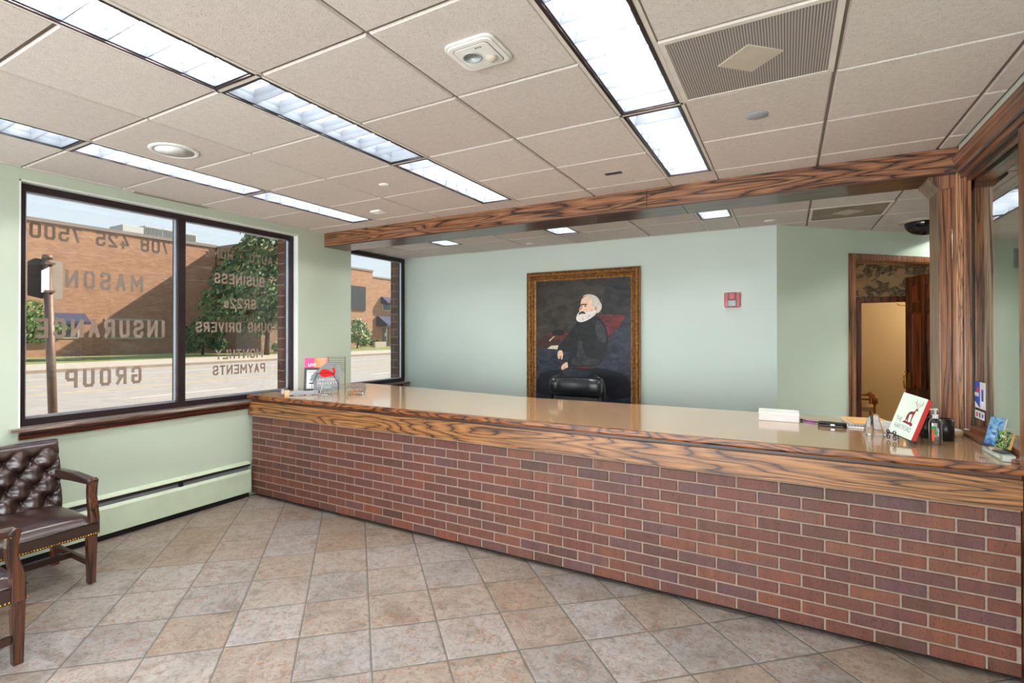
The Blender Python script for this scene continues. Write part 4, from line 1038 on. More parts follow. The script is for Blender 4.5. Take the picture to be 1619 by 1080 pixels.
# vegetation
def foliage(blobs, n, size, flat=0.5, rnd=random):
    b = MB(); tot = sum(r[1] ** 2 for r in blobs)
    for c, r, sz in blobs:
        for _ in range(int(n * r * r / tot)):
            u = Vector((rnd.gauss(0, 1), rnd.gauss(0, 1), rnd.gauss(0, 1))).normalized() * (r * rnd.uniform(0.55, 1.05) )
            p = Vector(c) + Vector((u.x, u.y, u.z * sz))
            a = Vector((rnd.gauss(0, 1), rnd.gauss(0, 1), rnd.gauss(0, .7))).normalized(); q_ = a.orthogonal().normalized(); e = a.cross(q_)
            s_ = size * rnd.uniform(0.6, 1.4)
            b.add([p - q_ * s_, p - e * s_ * .5, p + q_ * s_, p + e * s_ * .5], [(0, 1, 2, 3)])
    return b
def tree(loc, h, blobs, n, size, mat, label, trunk_h, tr=0.16, name='tree', cat='tree', group=None, flowers=None):
    t = thing(name, loc, label, cat, group)
    b = MB(); L0 = Vector(loc); b.tube([L0, L0 + Vector((0.05, 0.05, trunk_h * .5)), L0 + Vector((0, 0.1, trunk_h))], [tr, tr * .75, tr * .5], 8)
    for c, r, sz in blobs[:5]: b.tube([L0 + Vector((0, 0.05, trunk_h * .6)), L0.lerp(L0 + Vector(c), 0.6), L0 + Vector(c)], [tr * .4, tr * .25, tr * .1], 6)
    b.build('trunk', 'trunk', t)
    bl = [(tuple(L0 + Vector(c)), r, sz) for c, r, sz in blobs]
    o = foliage(bl, n, size).build('foliage', mat, t); o['kind'] = 'stuff'
    if flowers:
        o = foliage(bl, flowers, size * 1.2).build('blossom', 'blossom', t); o['kind'] = 'stuff'
    return t
rb = random.Random(3)
big = [((rb.uniform(-1.6, 1.6), -0.6 + 2.6 * math.sin(k * 2.4) * (1 - max(0, (k / 16 - .35))), 2.6 + k * 0.46), 1.65 - 0.055 * k, 0.75) for k in range(17)]
big += [((0, -2.6, 6.6), 0.9, .7), ((0, -3.2, 5.6), 0.8, .6), ((0, 1.9, 3.6), 1.0, 0.7), ((0, -2.9, 4.5), 1.1, 0.7), ((0, 2.4, 7.2), 1.3, .8), ((0, 2.9, 5.4), 1.2, .8)]
tree((-32.2, 24.55, 0), 10, big, 9000, 0.17, 'leaf', 'tall dark green tree filling the right pane', 3.2, 0.2)
tree((-36, 22.1, 0), 3, [((0, -0.5, 1.3), 1.0, .9), ((0, 0.6, 1.5), 0.95, .9), ((0, 0.1, 2.1), 0.8, .8), ((0.2, -0.9, 0.7), 0.7, .7), ((.2, 1.0, .7), .7, .7)], 2600, 0.12, 'leaf', 'dark rounded bush left of the tall tree', 1.2, 0.1, 'bush', 'bush')
tree((-36, 11.7, 0), 4, [((0, 0, 2.2), 1.0, .7), ((0, 0.9, 2.1), 0.9, .6), ((0, -0.8, 2.5), 1.0, .7), ((0, 0.4, 2.9), 0.8, .6), ((0, 1.6, 1.8), .7, .5), ((0, -.2, 1.5), .8, .5), ((0, 0.8, 1.3), .6, .5)], 3000, 0.10, 'leaf_light', 'light green small tree at the far left of the window', 1.7, 0.09)
tree((-34, 28.2, 0), 2, [((0, 0, .6), 0.7, .7), ((0, -1.1, .5), 0.6, .7), ((0, 0.9, .7), .7, .7)], 900, 0.12, 'leaf_light', 'low flowering bush at the foot of the tall tree', 0.5, 0.06, 'bush', 'bush', None, 200)
tree((-37.8, 39.6, 0), 3, [((0, 0, 1.3), 1.0, .9), ((0, -.9, 1.5), 0.9, .8), ((0, 0.8, 1.4), 0.9, .9), ((0, .1, 2.3), 0.9, .8), ((0, -.7, 2.3), .7, .8), ((0, 1.0, .7), .7, .7)], 2600, 0.13, 'leaf_light', 'large flowering bush with pale blossoms behind the alcove window', 1.2, 0.08, 'bush', 'bush', None, 420)
tree((-40.3, 45.0, 0), 1, [((0, -.6, .5), 0.5, .6), ((0, .3, .5), 0.5, .6)], 400, 0.10, 'leaf', 'low clipped hedge behind the stone wall sign', 0.3, 0.05, 'bush', 'bush')
tree((-38.0, 46.6, 0), 1, [((0, 0, .35), 0.45, .8)], 200, 0.10, 'leaf_light', 'small pale plant at the foot of the mailbox', 0.3, 0.04, 'bush', 'bush')
# far tree line (also what throws the leaf shadow on the wing)
# sign post on the near kerb
t = thing('street_sign', (-7.3, 2.69, -0.06), 'rusty street sign post with blank backed signs just outside the left pane', 'street sign')
M['rust'] = plain('weathered_post', (128, 104, 90), 0.55, 0.5, 0.15, 12); M['signback'] = plain('grey_sign_back', (176, 162, 146), 0.6, 0.2); M['signshade'] = plain('shaded_sign_back', (92, 80, 74), 0.6)
b = MB(); b.tube([(-7.3, 2.715, -0.06), (-7.3, 2.635, 2.42)], 0.045, 12); b.lathe([(0.052, 0), (0.052, 0.03), (0.045, 0.05), (0, 0.055)], (-7.3, 2.635, 2.40), 12); b.build('post', 'rust', t)
b = MB(); b.prism([(2.475, 1.98), (2.60, 1.95), (2.64, 1.95), (2.64, 2.40), (2.54, 2.41), (2.475, 2.36)], -7.37, -7.365, 'YZ'); b.build('sign_panel', 'signshade', t)  # darker plate paints the half of the sign that lies in shade
b = MB(); b.prism(rrect(2.72, 2.175, 0.085, 0.225, 0.03), -7.365, -7.36, 'YZ'); b.build('sign_panel', 'signback', t)
b = MB(); b.prism([(2.56, 2.01), (2.635, 2.03), (2.635, 2.31), (2.56, 2.26)], -7.25, -7.245, 'YZ'); b.build('bracket_plate', 'paper', t)
for z in (2.03, 2.35):
    b = MB(); b.box(-7.36, -7.24, 2.59, 2.69, z - .012, z + .012); b.build('clamp', 'rust', t)

# ================================================================== TUFTED ARMCHAIRS (local frame: faces +X, seat front at x=0.54, width along y, right arm at +y)
def make_armchair(label):
    t = thing('tufted_armchair', (0, 0, 0), label, 'armchair', 'brown tufted leather armchairs')
    Wd, D = 0.595, 0.56
    def leg(x, y, zt, taper=0.006):
        b = MB(); h_ = 0.026
        b.add([(x - h_ + taper, y - h_ + taper, 0), (x + h_ - taper, y - h_ + taper, 0), (x + h_ - taper, y + h_ - taper, 0), (x - h_ + taper, y + h_ - taper, 0),
               (x - h_, y - h_, zt), (x + h_, y - h_, zt), (x + h_, y + h_, zt), (x - h_, y + h_, zt)], [(3, 2, 1, 0), (4, 5, 6, 7), (0, 1, 5, 4), (1, 2, 6, 5), (2, 3, 7, 6), (3, 0, 4, 7)])
        b.build('leg', 'chairwood', t, bevel=0.005)
    for y in (0.03, Wd - 0.03): leg(D - 0.026, y, 0.30); leg(0.03, y, 0.30)
    # H stretcher
    for y in (0.03, Wd - 0.03):
        b = MB(); b.box(0.05, D - 0.05, y - 0.012, y + 0.012, 0.105, 0.14, ch=0.004); b.build('stretcher', 'chairwoodd', t)
    b = MB(); b.box(D * .5 - .012, D * .5 + .012, 0.042, Wd - 0.042, 0.105, 0.14, ch=0.004); b.build('stretcher', 'chairwoodd', t)
    # upholstered rail
    b = MB(); b.box(0.0, D, 0.0, Wd, 0.298, 0.372, ch=0.010); b.build('seat_rail', 'leather', t)
    b = MB(); pts = [(D + .003, 0.004 + i * (Wd - 0.008) / 44, 0.309) for i in range(45)] + [(D - 0.006 - i * (D - .02) / 36, yy, 0.309) for yy in (-0.003, Wd + .003) for i in range(37)]
    for p in pts:
        b.sphere(p, 0.0052, 6, 4)
    b.build('nailhead_trim', 'brass', t)['kind'] = 'stuff'
    b = MB(); b.tube([(0.0, -0.002, 0.374), (D, -0.002, 0.374)], 0.004, 6); b.tube([(D + .001, 0, 0.374), (D + .001, Wd, 0.374)], 0.004, 6); b.tube([(0, Wd + .002, 0.374), (D, Wd + .002, 0.374)], 0.004, 6)
    b.build('piping', 'leather', t)
    # domed seat cushion
    b = MB(); nx, ny = 22, 26; vs = []; fs = []
    x0, x1, y0, y1 = 0.05, D - 0.004, 0.012, Wd - 0.012
    for i in range(nx + 1):
        for j in range(ny + 1):
            u, v = i / nx, j / ny
            e = min(1, min(u, 1 - u) / 0.14); g = min(1, min(v, 1 - v) / 0.12)
            z = 0.368 + 0.052 * math.sqrt(max(0, 1 - (1 - e) ** 2)) * math.sqrt(max(0, 1 - (1 - g) ** 2)) + 0.03 * math.sin(math.pi * u) * math.sin(math.pi * v)
            vs.append((x0 + (x1 - x0) * u, y0 + (y1 - y0) * v, z))
    for i in range(nx):
        for j in range(ny):
            a = i * (ny + 1) + j; fs.append((a, a + 1, a + ny + 2, a + ny + 1))
    b.add(vs, fs, 0, True); b.box(x0 + .002, x1 - .002, y0 + .002, y1 - .002, 0.366, 0.370); b.build('seat_cushion', 'leather', t)
    # button tufted back, leaning slightly, surface facing +X
    zb_, zt_ = 0.33, 0.835; ny, nz = 84, 64
    dy, dz = 0.143, 0.088
    btn = []
    for r in range(7):
        z = 0.795 - 0.062 - r * dz
        for c in range(-4, 5):
            y = Wd / 2 + (c + (0.5 if r % 2 else 0.0)) * dy
            if 0.05 < y < Wd - 0.05 and z > 0.38: btn.append((y, z))
    def tuft(y, z):
        # distance to the diamond crease lines and to the nearest button
        a = ((y - Wd / 2) / dy + (z - 0.733) / (2 * dz)); c = ((y - Wd / 2) / dy - (z - 0.733) / (2 * dz))
        da = abs(a - round(a)); dc = abs(c - round(c))
        h = min(1.0, min(da, dc) / 0.5)
        h = math.sqrt(max(0.0, 1 - (1 - h) ** 2)) 
        db = min(math.hypot((y - q[0]) / dy, (z - q[1]) / dz) for q in btn)
        k = 1 - math.exp(-(db / 0.33) ** 2)
        top_fade = min(1.0, max(0.0, (0.80 - z) / 0.05)); 
        hh = (0.28 + 0.72 * h) * (0.22 + 0.78 * k)
        return hh * top_fade + 0.62 * (1 - top_fade)
    b = MB(); vs = []; fs = []
    def bx_(z): return 0.075 - (z - 0.35) * 0.14
    for i in range(nz + 1):
        for j in range(ny + 1):
            z = zb_ + (zt_ - zb_) * i / nz; y = 0.008 + (Wd - 0.016) * j / ny
            ey = min(1, min(j, ny - j) / 5.0); ez = min(1, (nz - i) / 4.0)
            edge = math.sqrt(max(0, 1 - (1 - ey) ** 2)) * math.sqrt(max(0, 1 - (1 - ez) ** 2))
            vs.append((bx_(z) + edge * (0.004 + 0.066 * tuft(y, z)), y, z))
    for i in range(nz):
        for j in range(ny):
            a = i * (ny + 1) + j; fs.append((a, a + 1, a + ny + 2, a + ny + 1))
    b.add(vs, fs, 0, True)
    nb = [(bx_(z) + dx_, y, z) for z in (zb_, zt_) for dx_, y in ((0, 0.008), (0, Wd - .008), (-0.035, Wd - .008), (-0.035, 0.008))]
    b.add(nb, [(0, 3, 7, 4), (1, 5, 6, 2), (3, 2, 6, 7), (4, 7, 6, 5), (0, 1, 2, 3)])
    b.build('backrest', 'leather', t)
    for y, z in btn:
        b = MB(); b.sphere((bx_(z) + 0.018, y, z), 0.0085, 10, 6, 0, (0.7, 1, 1)); b.build('button', 'leather', t)
    # arms: padded top and a shaped wooden front support rising from the leg
    for sy in (0, 1):
        y = 0.022 if sy == 0 else Wd - 0.022
        b = MB(); b.prism([(0.06, 0.585), (0.30, 0.60), (D - 0.045, 0.608), (D - 0.02, 0.622), (D - 0.03, 0.645), (0.30, 0.655), (0.06, 0.645)], y - 0.027, y + 0.027, 'XZ')
        arm = b.build('arm_pad', 'leather', t, bevel=0.012, seg=3)
        b = MB(); pr = [(D - .062, 0.30), (D - .002, 0.30), (D - .004, 0.41), (D - .020, 0.47), (D - .036, 0.53), (D - .028, 0.60), (D - .016, 0.636), (D - .045, 0.648), (D - .070, 0.63), (D - .078, 0.56), (D - .072, 0.50), (D - .058, 0.43)]
        b.prism(pr, y - 0.025 + (0.006 if sy else -.006), y + 0.025 + (.006 if sy else -.006), 'XZ'); b.build('arm_support', 'chairwood', t, bevel=0.006, seg=2)
        b = MB()
        for i in range(20): b.sphere((0.10 + i * 0.021, y + (0.0285 if sy else -0.0285), 0.606), 0.004, 6, 4)
        nt_ = b.build('nailhead_trim', 'brass', t); nt_.parent = arm; nt_['kind'] = 'stuff'
    return t
ch1 = make_armchair('brown button tufted leather armchair standing against the wall under the large window')
ch1.location = (-4.262, 1.01, 0)
ch2 = dup(ch1, (-2.50, 0.455, 0), R(90), 'partly seen leather armchair in the lower left corner, nearer than the tufted one')
ch2.location = (-3.085 + 0.0, 1.01 - 0.53, 0)

# ================================================================== OFFICE CHAIR behind the counter
t = thing('office_chair', (-1.93, 5.42, 0), 'black padded leather office chair behind the counter, in front of the portrait', 'office chair')
ox, oy = -1.965, 5.42
def pillow(name, cx_, cy_, cz_, hx, hy, hz, e1=0.35, e2=0.8, wr=0.004, seams=()):
    b = MB(); nu, nv = 48, 28; vs = []; fs = []
    def sp_(v, e): return math.copysign(abs(v) ** e, v)
    for i in range(nv + 1):
        ph = -math.pi / 2 + math.pi * i / nv
        for j in range(nu):
            th = 2 * math.pi * j / nu
            x = sp_(math.sin(ph), e1); rr = max(0.0, math.cos(ph)) ** 0.36; y = rr * sp_(math.cos(th), 0.9); z = rr * sp_(math.sin(th), e2)
            k = 1.0
            for s_ in seams: k -= 0.14 * math.exp(-((x * hx - s_) / 0.008) ** 2)
            w_ = wr * math.sin(x * 40 + z * 9) * (1 - abs(z))
            vs.append((cx_ + x * hx, cy_ + y * hy * k + w_, cz_ + z * hz))
    for i in range(nv):
        for j in range(nu): fs.append((i * nu + j, i * nu + (j + 1) % nu, (i + 1) * nu + (j + 1) % nu, (i + 1) * nu + j))
    b.add(vs, fs, 0, True); return b.build(name, 'blackleather', t)
pillow('headrest', ox, oy - 0.02, 0.975, 0.292, 0.085, 0.108, 0.38, 0.62, 0.002, (-0.19, 0.13))
pillow('backrest', ox, oy + 0.02, 0.70, 0.27, 0.07, 0.22, 0.4, 0.6, 0.001, (-0.14, 0.14))
for sx in (-1, 1):
    b = MB(); b.tube([(ox + sx * .30, oy + .04, 0.60), (ox + sx * .305, oy + 0.03, 0.80), (ox + sx * .292, oy + 0.035, 0.98), (ox + sx * .265, oy + .03, 1.065), (ox + sx * .2, oy + .025, 1.085)], 0.014, 8); b.build('frame_edge', 'blackleather', t)
b = MB(); b.box(ox - .26, ox + .26, oy - 0.52, oy, 0.42, 0.53, ch=0.04); b.build('seat', 'blackleather', t)
for sx in (-1, 1):
    b = MB(); b.tube([(ox + sx * .29, oy - .02, 0.50), (ox + sx * .31, oy - .05, 0.72), (ox + sx * .31, oy - .36, 0.72), (ox + sx * .29, oy - .38, 0.50)], 0.02, 8); b.build('armrest', 'black', t)
b = MB(); b.lathe([(0.03, 0.10), (0.03, 0.42)], (ox, oy - .25, 0), 12); b.build('gas_lift', 'chrome', t)
for k in range(5):
    a = R(72 * k); d = Vector((math.cos(a), math.sin(a), 0)); c0 = Vector((ox, oy - .25, 0))
    b = MB(); b.tube([c0 + Vector((0, 0, .11)), c0 + d * .28 + Vector((0, 0, .075))], [0.028, 0.018], 8); lg = b.build('leg', 'black', t)
    b = MB(); b.lathe([(0.03, -.012), (.03, .012)], tuple(c0 + d * .28 + Vector((0, 0, .03))), 12, axis='Y'); b.build('caster', 'black', lg)

# ================================================================== PORTRAIT
t = thing('portrait_painting', (-2.17, YB, 0.6), 'large gold framed oil portrait of a seated bearded man in black', 'painting')
PX0, PX1, PZ0, PZ1 = -2.892, -1.456, 0.60, 2.328
def m_frame():
    m, n, p = newmat('old_gilt_frame'); a = noise(n, mapping(n, world_co(n), (14, 14, 14)), 2.0, 5, 0.7)
    r = ramp(n, [(0.3, srgb(84, 54, 30)), (0.45, srgb(142, 98, 54)), (0.6, srgb(176, 130, 78)), (0.75, srgb(208, 166, 108))], a); L(n, r.outputs[0], p.inputs['Base Color'])
    p.inputs['Metallic'].default_value = 0.35; p.inputs['Roughness'].default_value = 0.4; return m
M['gilt'] = m_frame()
fw_ = 0.118
prof = [(0, 0), (0, 0.05), (0.010, 0.060), (0.020, 0.040), (0.026, 0.058), (0.042, 0.066), (0.056, 0.052), (0.060, 0.030), (0.068, 0.042), (0.078, 0.034), (0.084, 0.016), (0.092, 0.026), (0.102, 0.018), (fw_, 0.010), (fw_, 0)]
b = MB(); vs = []; fs = []
for cx_, cz, sx, sz in ((PX0, PZ0, 1, 1), (PX1, PZ0, -1, 1), (PX1, PZ1, -1, -1), (PX0, PZ1, 1, -1)):
    for a, d in prof: vs.append((cx_ + sx * a, YB - 0.004 - d, cz + sz * a))
n_ = len(prof)
for k in range(4):
    for i in range(n_ - 1): fs.append((k * n_ + i, k * n_ + i + 1, ((k + 1) % 4) * n_ + i + 1, ((k + 1) % 4) * n_ + i))
b.add(vs, fs); b.build('frame', 'gilt', t)
b = MB()
for k in range(150):
    z = PZ0 + 0.02 + k * (PZ1 - PZ0 - .04) / 149
    b.sphere((PX1 - 0.006, YB - 0.058, z), 0.005, 6, 4); b.sphere((PX0 + 0.006, YB - 0.058, z), 0.005, 6, 4)
for k in range(120):
    x = PX0 + 0.02 + k * (PX1 - PX0 - .04) / 119
    b.sphere((x, YB - 0.058, PZ1 - 0.006), 0.005, 6, 4)
o = b.build('beading', 'gilt', t); o['kind'] = 'stuff'
def paint(name, c1, c2, sc=6.0, dist=1.0, stops=(0.35, 0.65)):
    m, n, p = newmat(name); a = noise(n, mapping(n, world_co(n), (1.0, 1.0, 1.6)), sc, 5, 0.65, dist)
    r = ramp(n, [(stops[0], srgb(*c1)), (stops[1], srgb(*c2))], a); L(n, r.outputs[0], p.inputs['Base Color'])
    p.inputs['Roughness'].default_value = 0.5; p.inputs['Specular IOR Level'].default_value = 0.3; p.inputs['Coat Weight'].default_value = 0.05; p.inputs['Coat Roughness'].default_value = 0.25
    bump(n, p, noise(n, world_co(n), 60, 3), 0.1, 0.002); return m
PM = [paint('dark_olive_ground', (34, 32, 28), (66, 60, 52), 5), paint('blue_black_ground', (22, 26, 36), (54, 60, 76), 6), paint('black_coat', (12, 13, 15), (32, 34, 38), 7), paint('grey_coat_light', (32, 34, 38), (60, 62, 68), 9),
      paint('flesh', (222, 182, 152), (240, 208, 184), 12), paint('flesh_shadow', (168, 116, 88), (206, 158, 128), 20), paint('silver_hair', (172, 160, 150), (232, 226, 216), 34, 2), paint('white_beard', (196, 188, 178), (244, 240, 232), 30, 2),
      paint('crimson_chair', (66, 22, 24), (116, 46, 46), 7), paint('deep_red_books', (60, 28, 26), (116, 52, 42), 22), paint('ink_black', (10, 11, 16), (26, 28, 38), 5), paint('dark_brown_line', (46, 28, 22), (70, 46, 36), 30),
      paint('cream_paper_paint', (190, 186, 160), (216, 212, 190), 20), paint('upper_right_drape', (24, 25, 26), (50, 52, 54), 4)]
b = MB()
cx0, cx1, cz0, cz1 = PX0 + fw_ - .004, PX1 - fw_ + .004, PZ0 + fw_ - .004, PZ1 - fw_ + .004
lay = [0]
def smooth(pts, it=2):
    for _ in range(it):
        q_ = []
        for i in range(len(pts)):
            a, c = pts[i], pts[(i + 1) % len(pts)]
            q_ += [(a[0] * .75 + c[0] * .25, a[1] * .75 + c[1] * .25), (a[0] * .25 + c[0] * .75, a[1] * .25 + c[1] * .75)]
        pts = q_
    return pts
def cpt(x, y):
    """photo-study coordinates of the canvas (282..900 across, 190..960 down) to wall metres"""
    u = (x - 282) / 620.0; top_ = 190 - 30 * u; bot_ = 940 + 35 * u; v = (y - top_) / (bot_ - top_)
    zvis = 0.735
    return cx0 + (cx1 - cx0) * u, cz1 - (cz1 - zvis) * v
def shp(mi, pts, sm=2, rough=False):
    lay[0] += 1; pts = smooth(pts, sm) if sm else pts
    p3 = [cpt(*p) for p in pts]
    b.add([(x, YB - 0.016 - lay[0] * 0.00012, z) for x, z in p3], [list(range(len(p3)))], mi)
b.box(cx0, cx1, YB - 0.016, YB - 0.004, cz0, cz1, 0)
b.add([(cx0, YB - .0161, cz0), (cx1, YB - .0161, cz0), (cx1, YB - .0161, 1.18), (cx0, YB - .0161, 1.10)], [(0, 1, 2, 3)], 1)
lay[0] = 2
shp(13, [(770, 165), (900, 158), (900, 560), (860, 700), (720, 420), (735, 270)], 1)
shp(1, [(284, 640), (420, 600), (520, 640), (560, 800), (420, 945), (284, 940)], 2)
shp(1, [(700, 600), (880, 400), (902, 420), (902, 800), (700, 780)], 2)
shp(10, [(284, 800), (400, 760), (700, 740), (904, 800), (904, 978), (284, 942)], 1)
shp(9, [(330, 530), (520, 515), (520, 560), (330, 585)], 1); shp(10, [(395, 505), (480, 500), (480, 540), (395, 545)], 1); shp(11, [(300, 545), (450, 530), (455, 610), (300, 625)], 2)
for k in range(7): shp(9, [(385 + k * 13, 540), (394 + k * 13, 539), (394 + k * 13, 560), (385 + k * 13, 561)], 0)
shp(12, [(362, 626), (392, 606), (440, 604), (432, 630)], 0); shp(12, [(374, 574), (408, 545), (411, 549), (380, 578)], 0)
# armchair of the sitter
shp(8, [(690, 404), (872, 402), (868, 430), (800, 520), (760, 560), (735, 470), (700, 430)], 2); shp(8, [(556, 738), (640, 736), (700, 752), (620, 758), (560, 750)], 2)
# coat
shp(2, [(566, 450), (640, 440), (690, 405), (735, 450), (765, 520), (762, 620), (730, 730), (600, 742), (510, 745), (505, 690), (540, 600), (470, 650), (432, 640), (455, 590), (510, 530), (545, 480)], 2)
shp(2, [(430, 640), (470, 590), (545, 470), (600, 540), (540, 640), (480, 650)], 2)
shp(3, [(690, 430), (735, 470), (755, 540), (745, 600), (700, 560), (680, 500)], 2)
shp(3, [(560, 560), (640, 600), (660, 700), (600, 715), (550, 690), (575, 640)], 2)
shp(2, [(592, 560), (640, 570), (690, 640), (650, 700), (610, 660)], 2)
shp(3, [(520, 690), (600, 680), (700, 690), (720, 720), (620, 735), (520, 735)], 2)
shp(10, [(560, 450), (590, 455), (585, 520), (560, 600), (550, 590), (572, 520)], 2)
# hands
shp(4, [(434, 650), (448, 634), (468, 640), (472, 668), (466, 698), (456, 694), (460, 672), (450, 674), (448, 696), (438, 690), (434, 672)], 2)
shp(5, [(452, 672), (460, 672), (462, 694), (456, 696)], 1)
shp(4, [(458, 744), (476, 722), (500, 710), (510, 728), (506, 748), (486, 754), (470, 766), (460, 760)], 2); shp(5, [(466, 754), (484, 744), (486, 748), (470, 760)], 1)
shp(2, [(500, 700), (530, 700), (526, 750), (506, 752)], 1)
# legs / robe
shp(1, [(470, 770), (530, 752), (640, 770), (720, 810), (600, 812), (480, 808)], 2); shp(3, [(466, 770), (500, 752), (526, 780), (510, 808), (478, 800)], 2)
# head
shp(6, [(598, 290), (620, 274), (660, 272), (700, 290), (716, 325), (728, 350), (720, 375), (700, 398), (684, 388), (676, 350), (660, 300), (630, 284)], 2)
shp(4, [(590, 330), (586, 352), (576, 378), (590, 390), (596, 420), (640, 430), (680, 400), (690, 366), (676, 330), (664, 296), (636, 284), (606, 292), (592, 312)], 2)
shp(5, [(648, 366), (662, 362), (668, 384), (658, 396), (648, 388)], 2)
shp(4, [(640, 358), (660, 356), (660, 386), (644, 390)], 2)
shp(6, [(656, 296), (684, 300), (700, 340), (694, 372), (680, 350), (672, 376), (662, 340), (664, 312)], 2)
shp(5, [(682, 352), (692, 350), (694, 372), (686, 384), (680, 372)], 2)
shp(11, [(586, 340), (604, 334), (632, 334), (634, 342), (606, 342), (588, 348)], 1); shp(10, [(612, 346), (628, 344), (626, 352), (614, 354)], 2); shp(11, [(582, 350), (590, 346), (590, 356), (584, 358)], 1)
shp(5, [(592, 344), (604, 344), (598, 372), (584, 378), (578, 374)], 1)
shp(7, [(574, 392), (590, 380), (620, 382), (650, 392), (676, 372), (694, 380), (684, 408), (640, 438), (606, 452), (580, 454), (560, 440), (562, 416)], 2)
shp(11, [(574, 398), (598, 378), (622, 392), (620, 402), (596, 396), (578, 408)], 2)
shp(6, [(600, 412), (612, 440), (604, 448), (594, 430)], 2); shp(6, [(640, 400), (660, 410), (636, 434), (630, 424)], 2)
b.build('canvas', PM, t)

# ================================================================== THINGS ON THE COUNTER, right end
def rotz(x, y, a, z=CT): return Matrix.Translation((x, y, z)) @ Matrix.Rotation(a, 4, 'Z')
# white card box with lid
t = thing('card_box', (-0.05, 4.03, CT), 'long low white card box on the counter right of the portrait', 'box')
T_ = rotz(-0.165, 3.995, R(0.5))
b = MB(); b.box(0, 0.232, 0, 0.115, 0.0005, 0.050, 0, T_); b.build('body', 'paper', t, bevel=0.002)
b = MB(); b.add([(-.002, -.003, .046), (.234, -.003, .046), (.234, .0, .056), (-.002, 0, .056), (-.002, 0.118, .068), (.234, .118, .068), (-.002, .118, .046), (.234, .118, .046)], [(0, 1, 2, 3), (3, 2, 5, 4), (4, 5, 7, 6), (0, 3, 4, 6), (1, 7, 5, 2), (0, 6, 7, 1)], 0, False, T_)
b.build('lid', 'white', t, bevel=0.001)
# pen
M['purple'] = plain('purple_barrel', (150, 36, 168), 0.3)
t = thing('pen', (0.12, 4.09, CT), 'purple pen with black ends lying beside the white box', 'pen')
p0, p1 = Vector((0.078, 4.10, CT + .007)), Vector((0.172, 4.045, CT + .007)); dd = p1 - p0
b = MB(); b.tube([p0 + dd * .12, p0 + dd * .82], 0.0055, 10); b.build('barrel', 'purple', t)
b = MB(); b.tube([p0 - dd * .02, p0 + dd * .12], 0.0065, 10); b.tube([p0 + dd * .82, p1], [0.005, 0.002], 10); b.build('cap', 'black', t)
# black case
t = thing('glasses_case', (0.24, 3.955, CT), 'glossy black glasses case lying on the counter', 'case')
b = MB(); T_ = rotz(0.243, 3.955, R(-6)); b.prism(rrect(0, 0, 0.076, 0.030, 0.022), 0.001, 0.014, 'XY', 0, T_); b.build('base', 'black', t, bevel=0.004)
b = MB(); b.prism(rrect(0, 0, 0.076, 0.030, 0.022), 0.0145, 0.027, 'XY', 0, T_); b.build('lid', 'black', t, bevel=0.008, seg=3)
b = MB(); b.box(-0.006, 0.014, -0.0325, -0.0295, 0.010, 0.018, 0, T_); b.build('clasp', 'chrome', t)
# folder and keyboard
M['manila'] = plain('manila_card', (226, 178, 108), 0.7)
b = MB(); T_ = rotz(0.44, 4.22, R(8)); b.box(-0.10, 0.13, -0.14, 0.16, 0.010, 0.014, 0, T_); b.box(-0.098, 0.128, -.138, 0.158, 0.0005, 0.010, 1, T_)
t = thing('folder', (0.44, 4.22, CT), 'manila folder lying on the counter in front of the doorway', 'folder'); b.build('cover', ['manila', 'paper'], t)
t = thing('calculator', (0.38, 3.985, CT), 'flat grey desk calculator between the glasses case and the crystal award', 'calculator')
T_ = rotz(0.372, 3.99, R(-4)); b = MB(); b.box(-0.05, 0.05, -0.05, 0.055, 0.0005, 0.010, 0, T_); b.build('body', 'white', t, bevel=0.003)
for r_ in range(4):
    for c_ in range(6):
        b = MB(); b.box(-0.044 + c_ * .015, -0.033 + c_ * .015, -0.042 + r_ * .018, -0.03 + r_ * .018, 0.0105, 0.0135, 0, T_); b.build('key', 'grey', t)
# crystal award(s)
t = thing('crystal_award', (0.425, 3.76, CT), 'cut crystal award of ragged peaks standing left of the stag book', 'award')
b = MB(); T_ = rotz(0.428, 3.752, R(18))
base_ = [(-.045, -.022), (.042, -.022), (.045, .022), (-.042, .02)]
def facet(b, bp, tp, z0_, z1s, T):
    n = len(bp); vs = [(x, y, z0_) for x, y in bp] + [(x, y, z) for (x, y), z in zip(tp, z1s)]
    b.add(vs, [list(range(n))[::-1], list(range(n, 2 * n))] + [(i, (i + 1) % n, n + (i + 1) % n, n + i) for i in range(n)], 0, False, T)
facet(b, [(-.052, -.02), (-.012, -.026), (-.010, .02), (-.046, .02)], [(-.030, -.006), (-.012, -.010), (-.012, .008), (-.028, .006)], 0.001, [.098, .112, .112, .098], T_)
b.build('crystal_shard', 'crystal', t)
b = MB(); facet(b, [(-.009, -.030), (.052, -.024), (.048, .022), (-.009, .022)], [(-.006, -.010), (.018, -.010), (.018, .008), (-.006, .008)], 0.001, [.116, .122, .122, .116], T_)
b.build('crystal_shard', 'crystal', t)
b = MB(); b.box(-0.02, 0.052, -0.038, -0.0305, 0.001, 0.012, 0, T_); b.build('plaque', 'crystal', t)
# tissue/white card tray behind
t = thing('card_holder', (0.50, 3.90, CT), 'small white box behind the crystal award', 'box')
b = MB(); b.box(0.43, 0.565, 3.86, 3.93, CT + .0005, CT + 0.045); b.build('body', 'paper', t, bevel=0.002)
b = MB(); b.box(0.44, 0.555, 3.865, 3.925, CT + 0.0455, CT + 0.060); b.build('cards', 'paper', t)
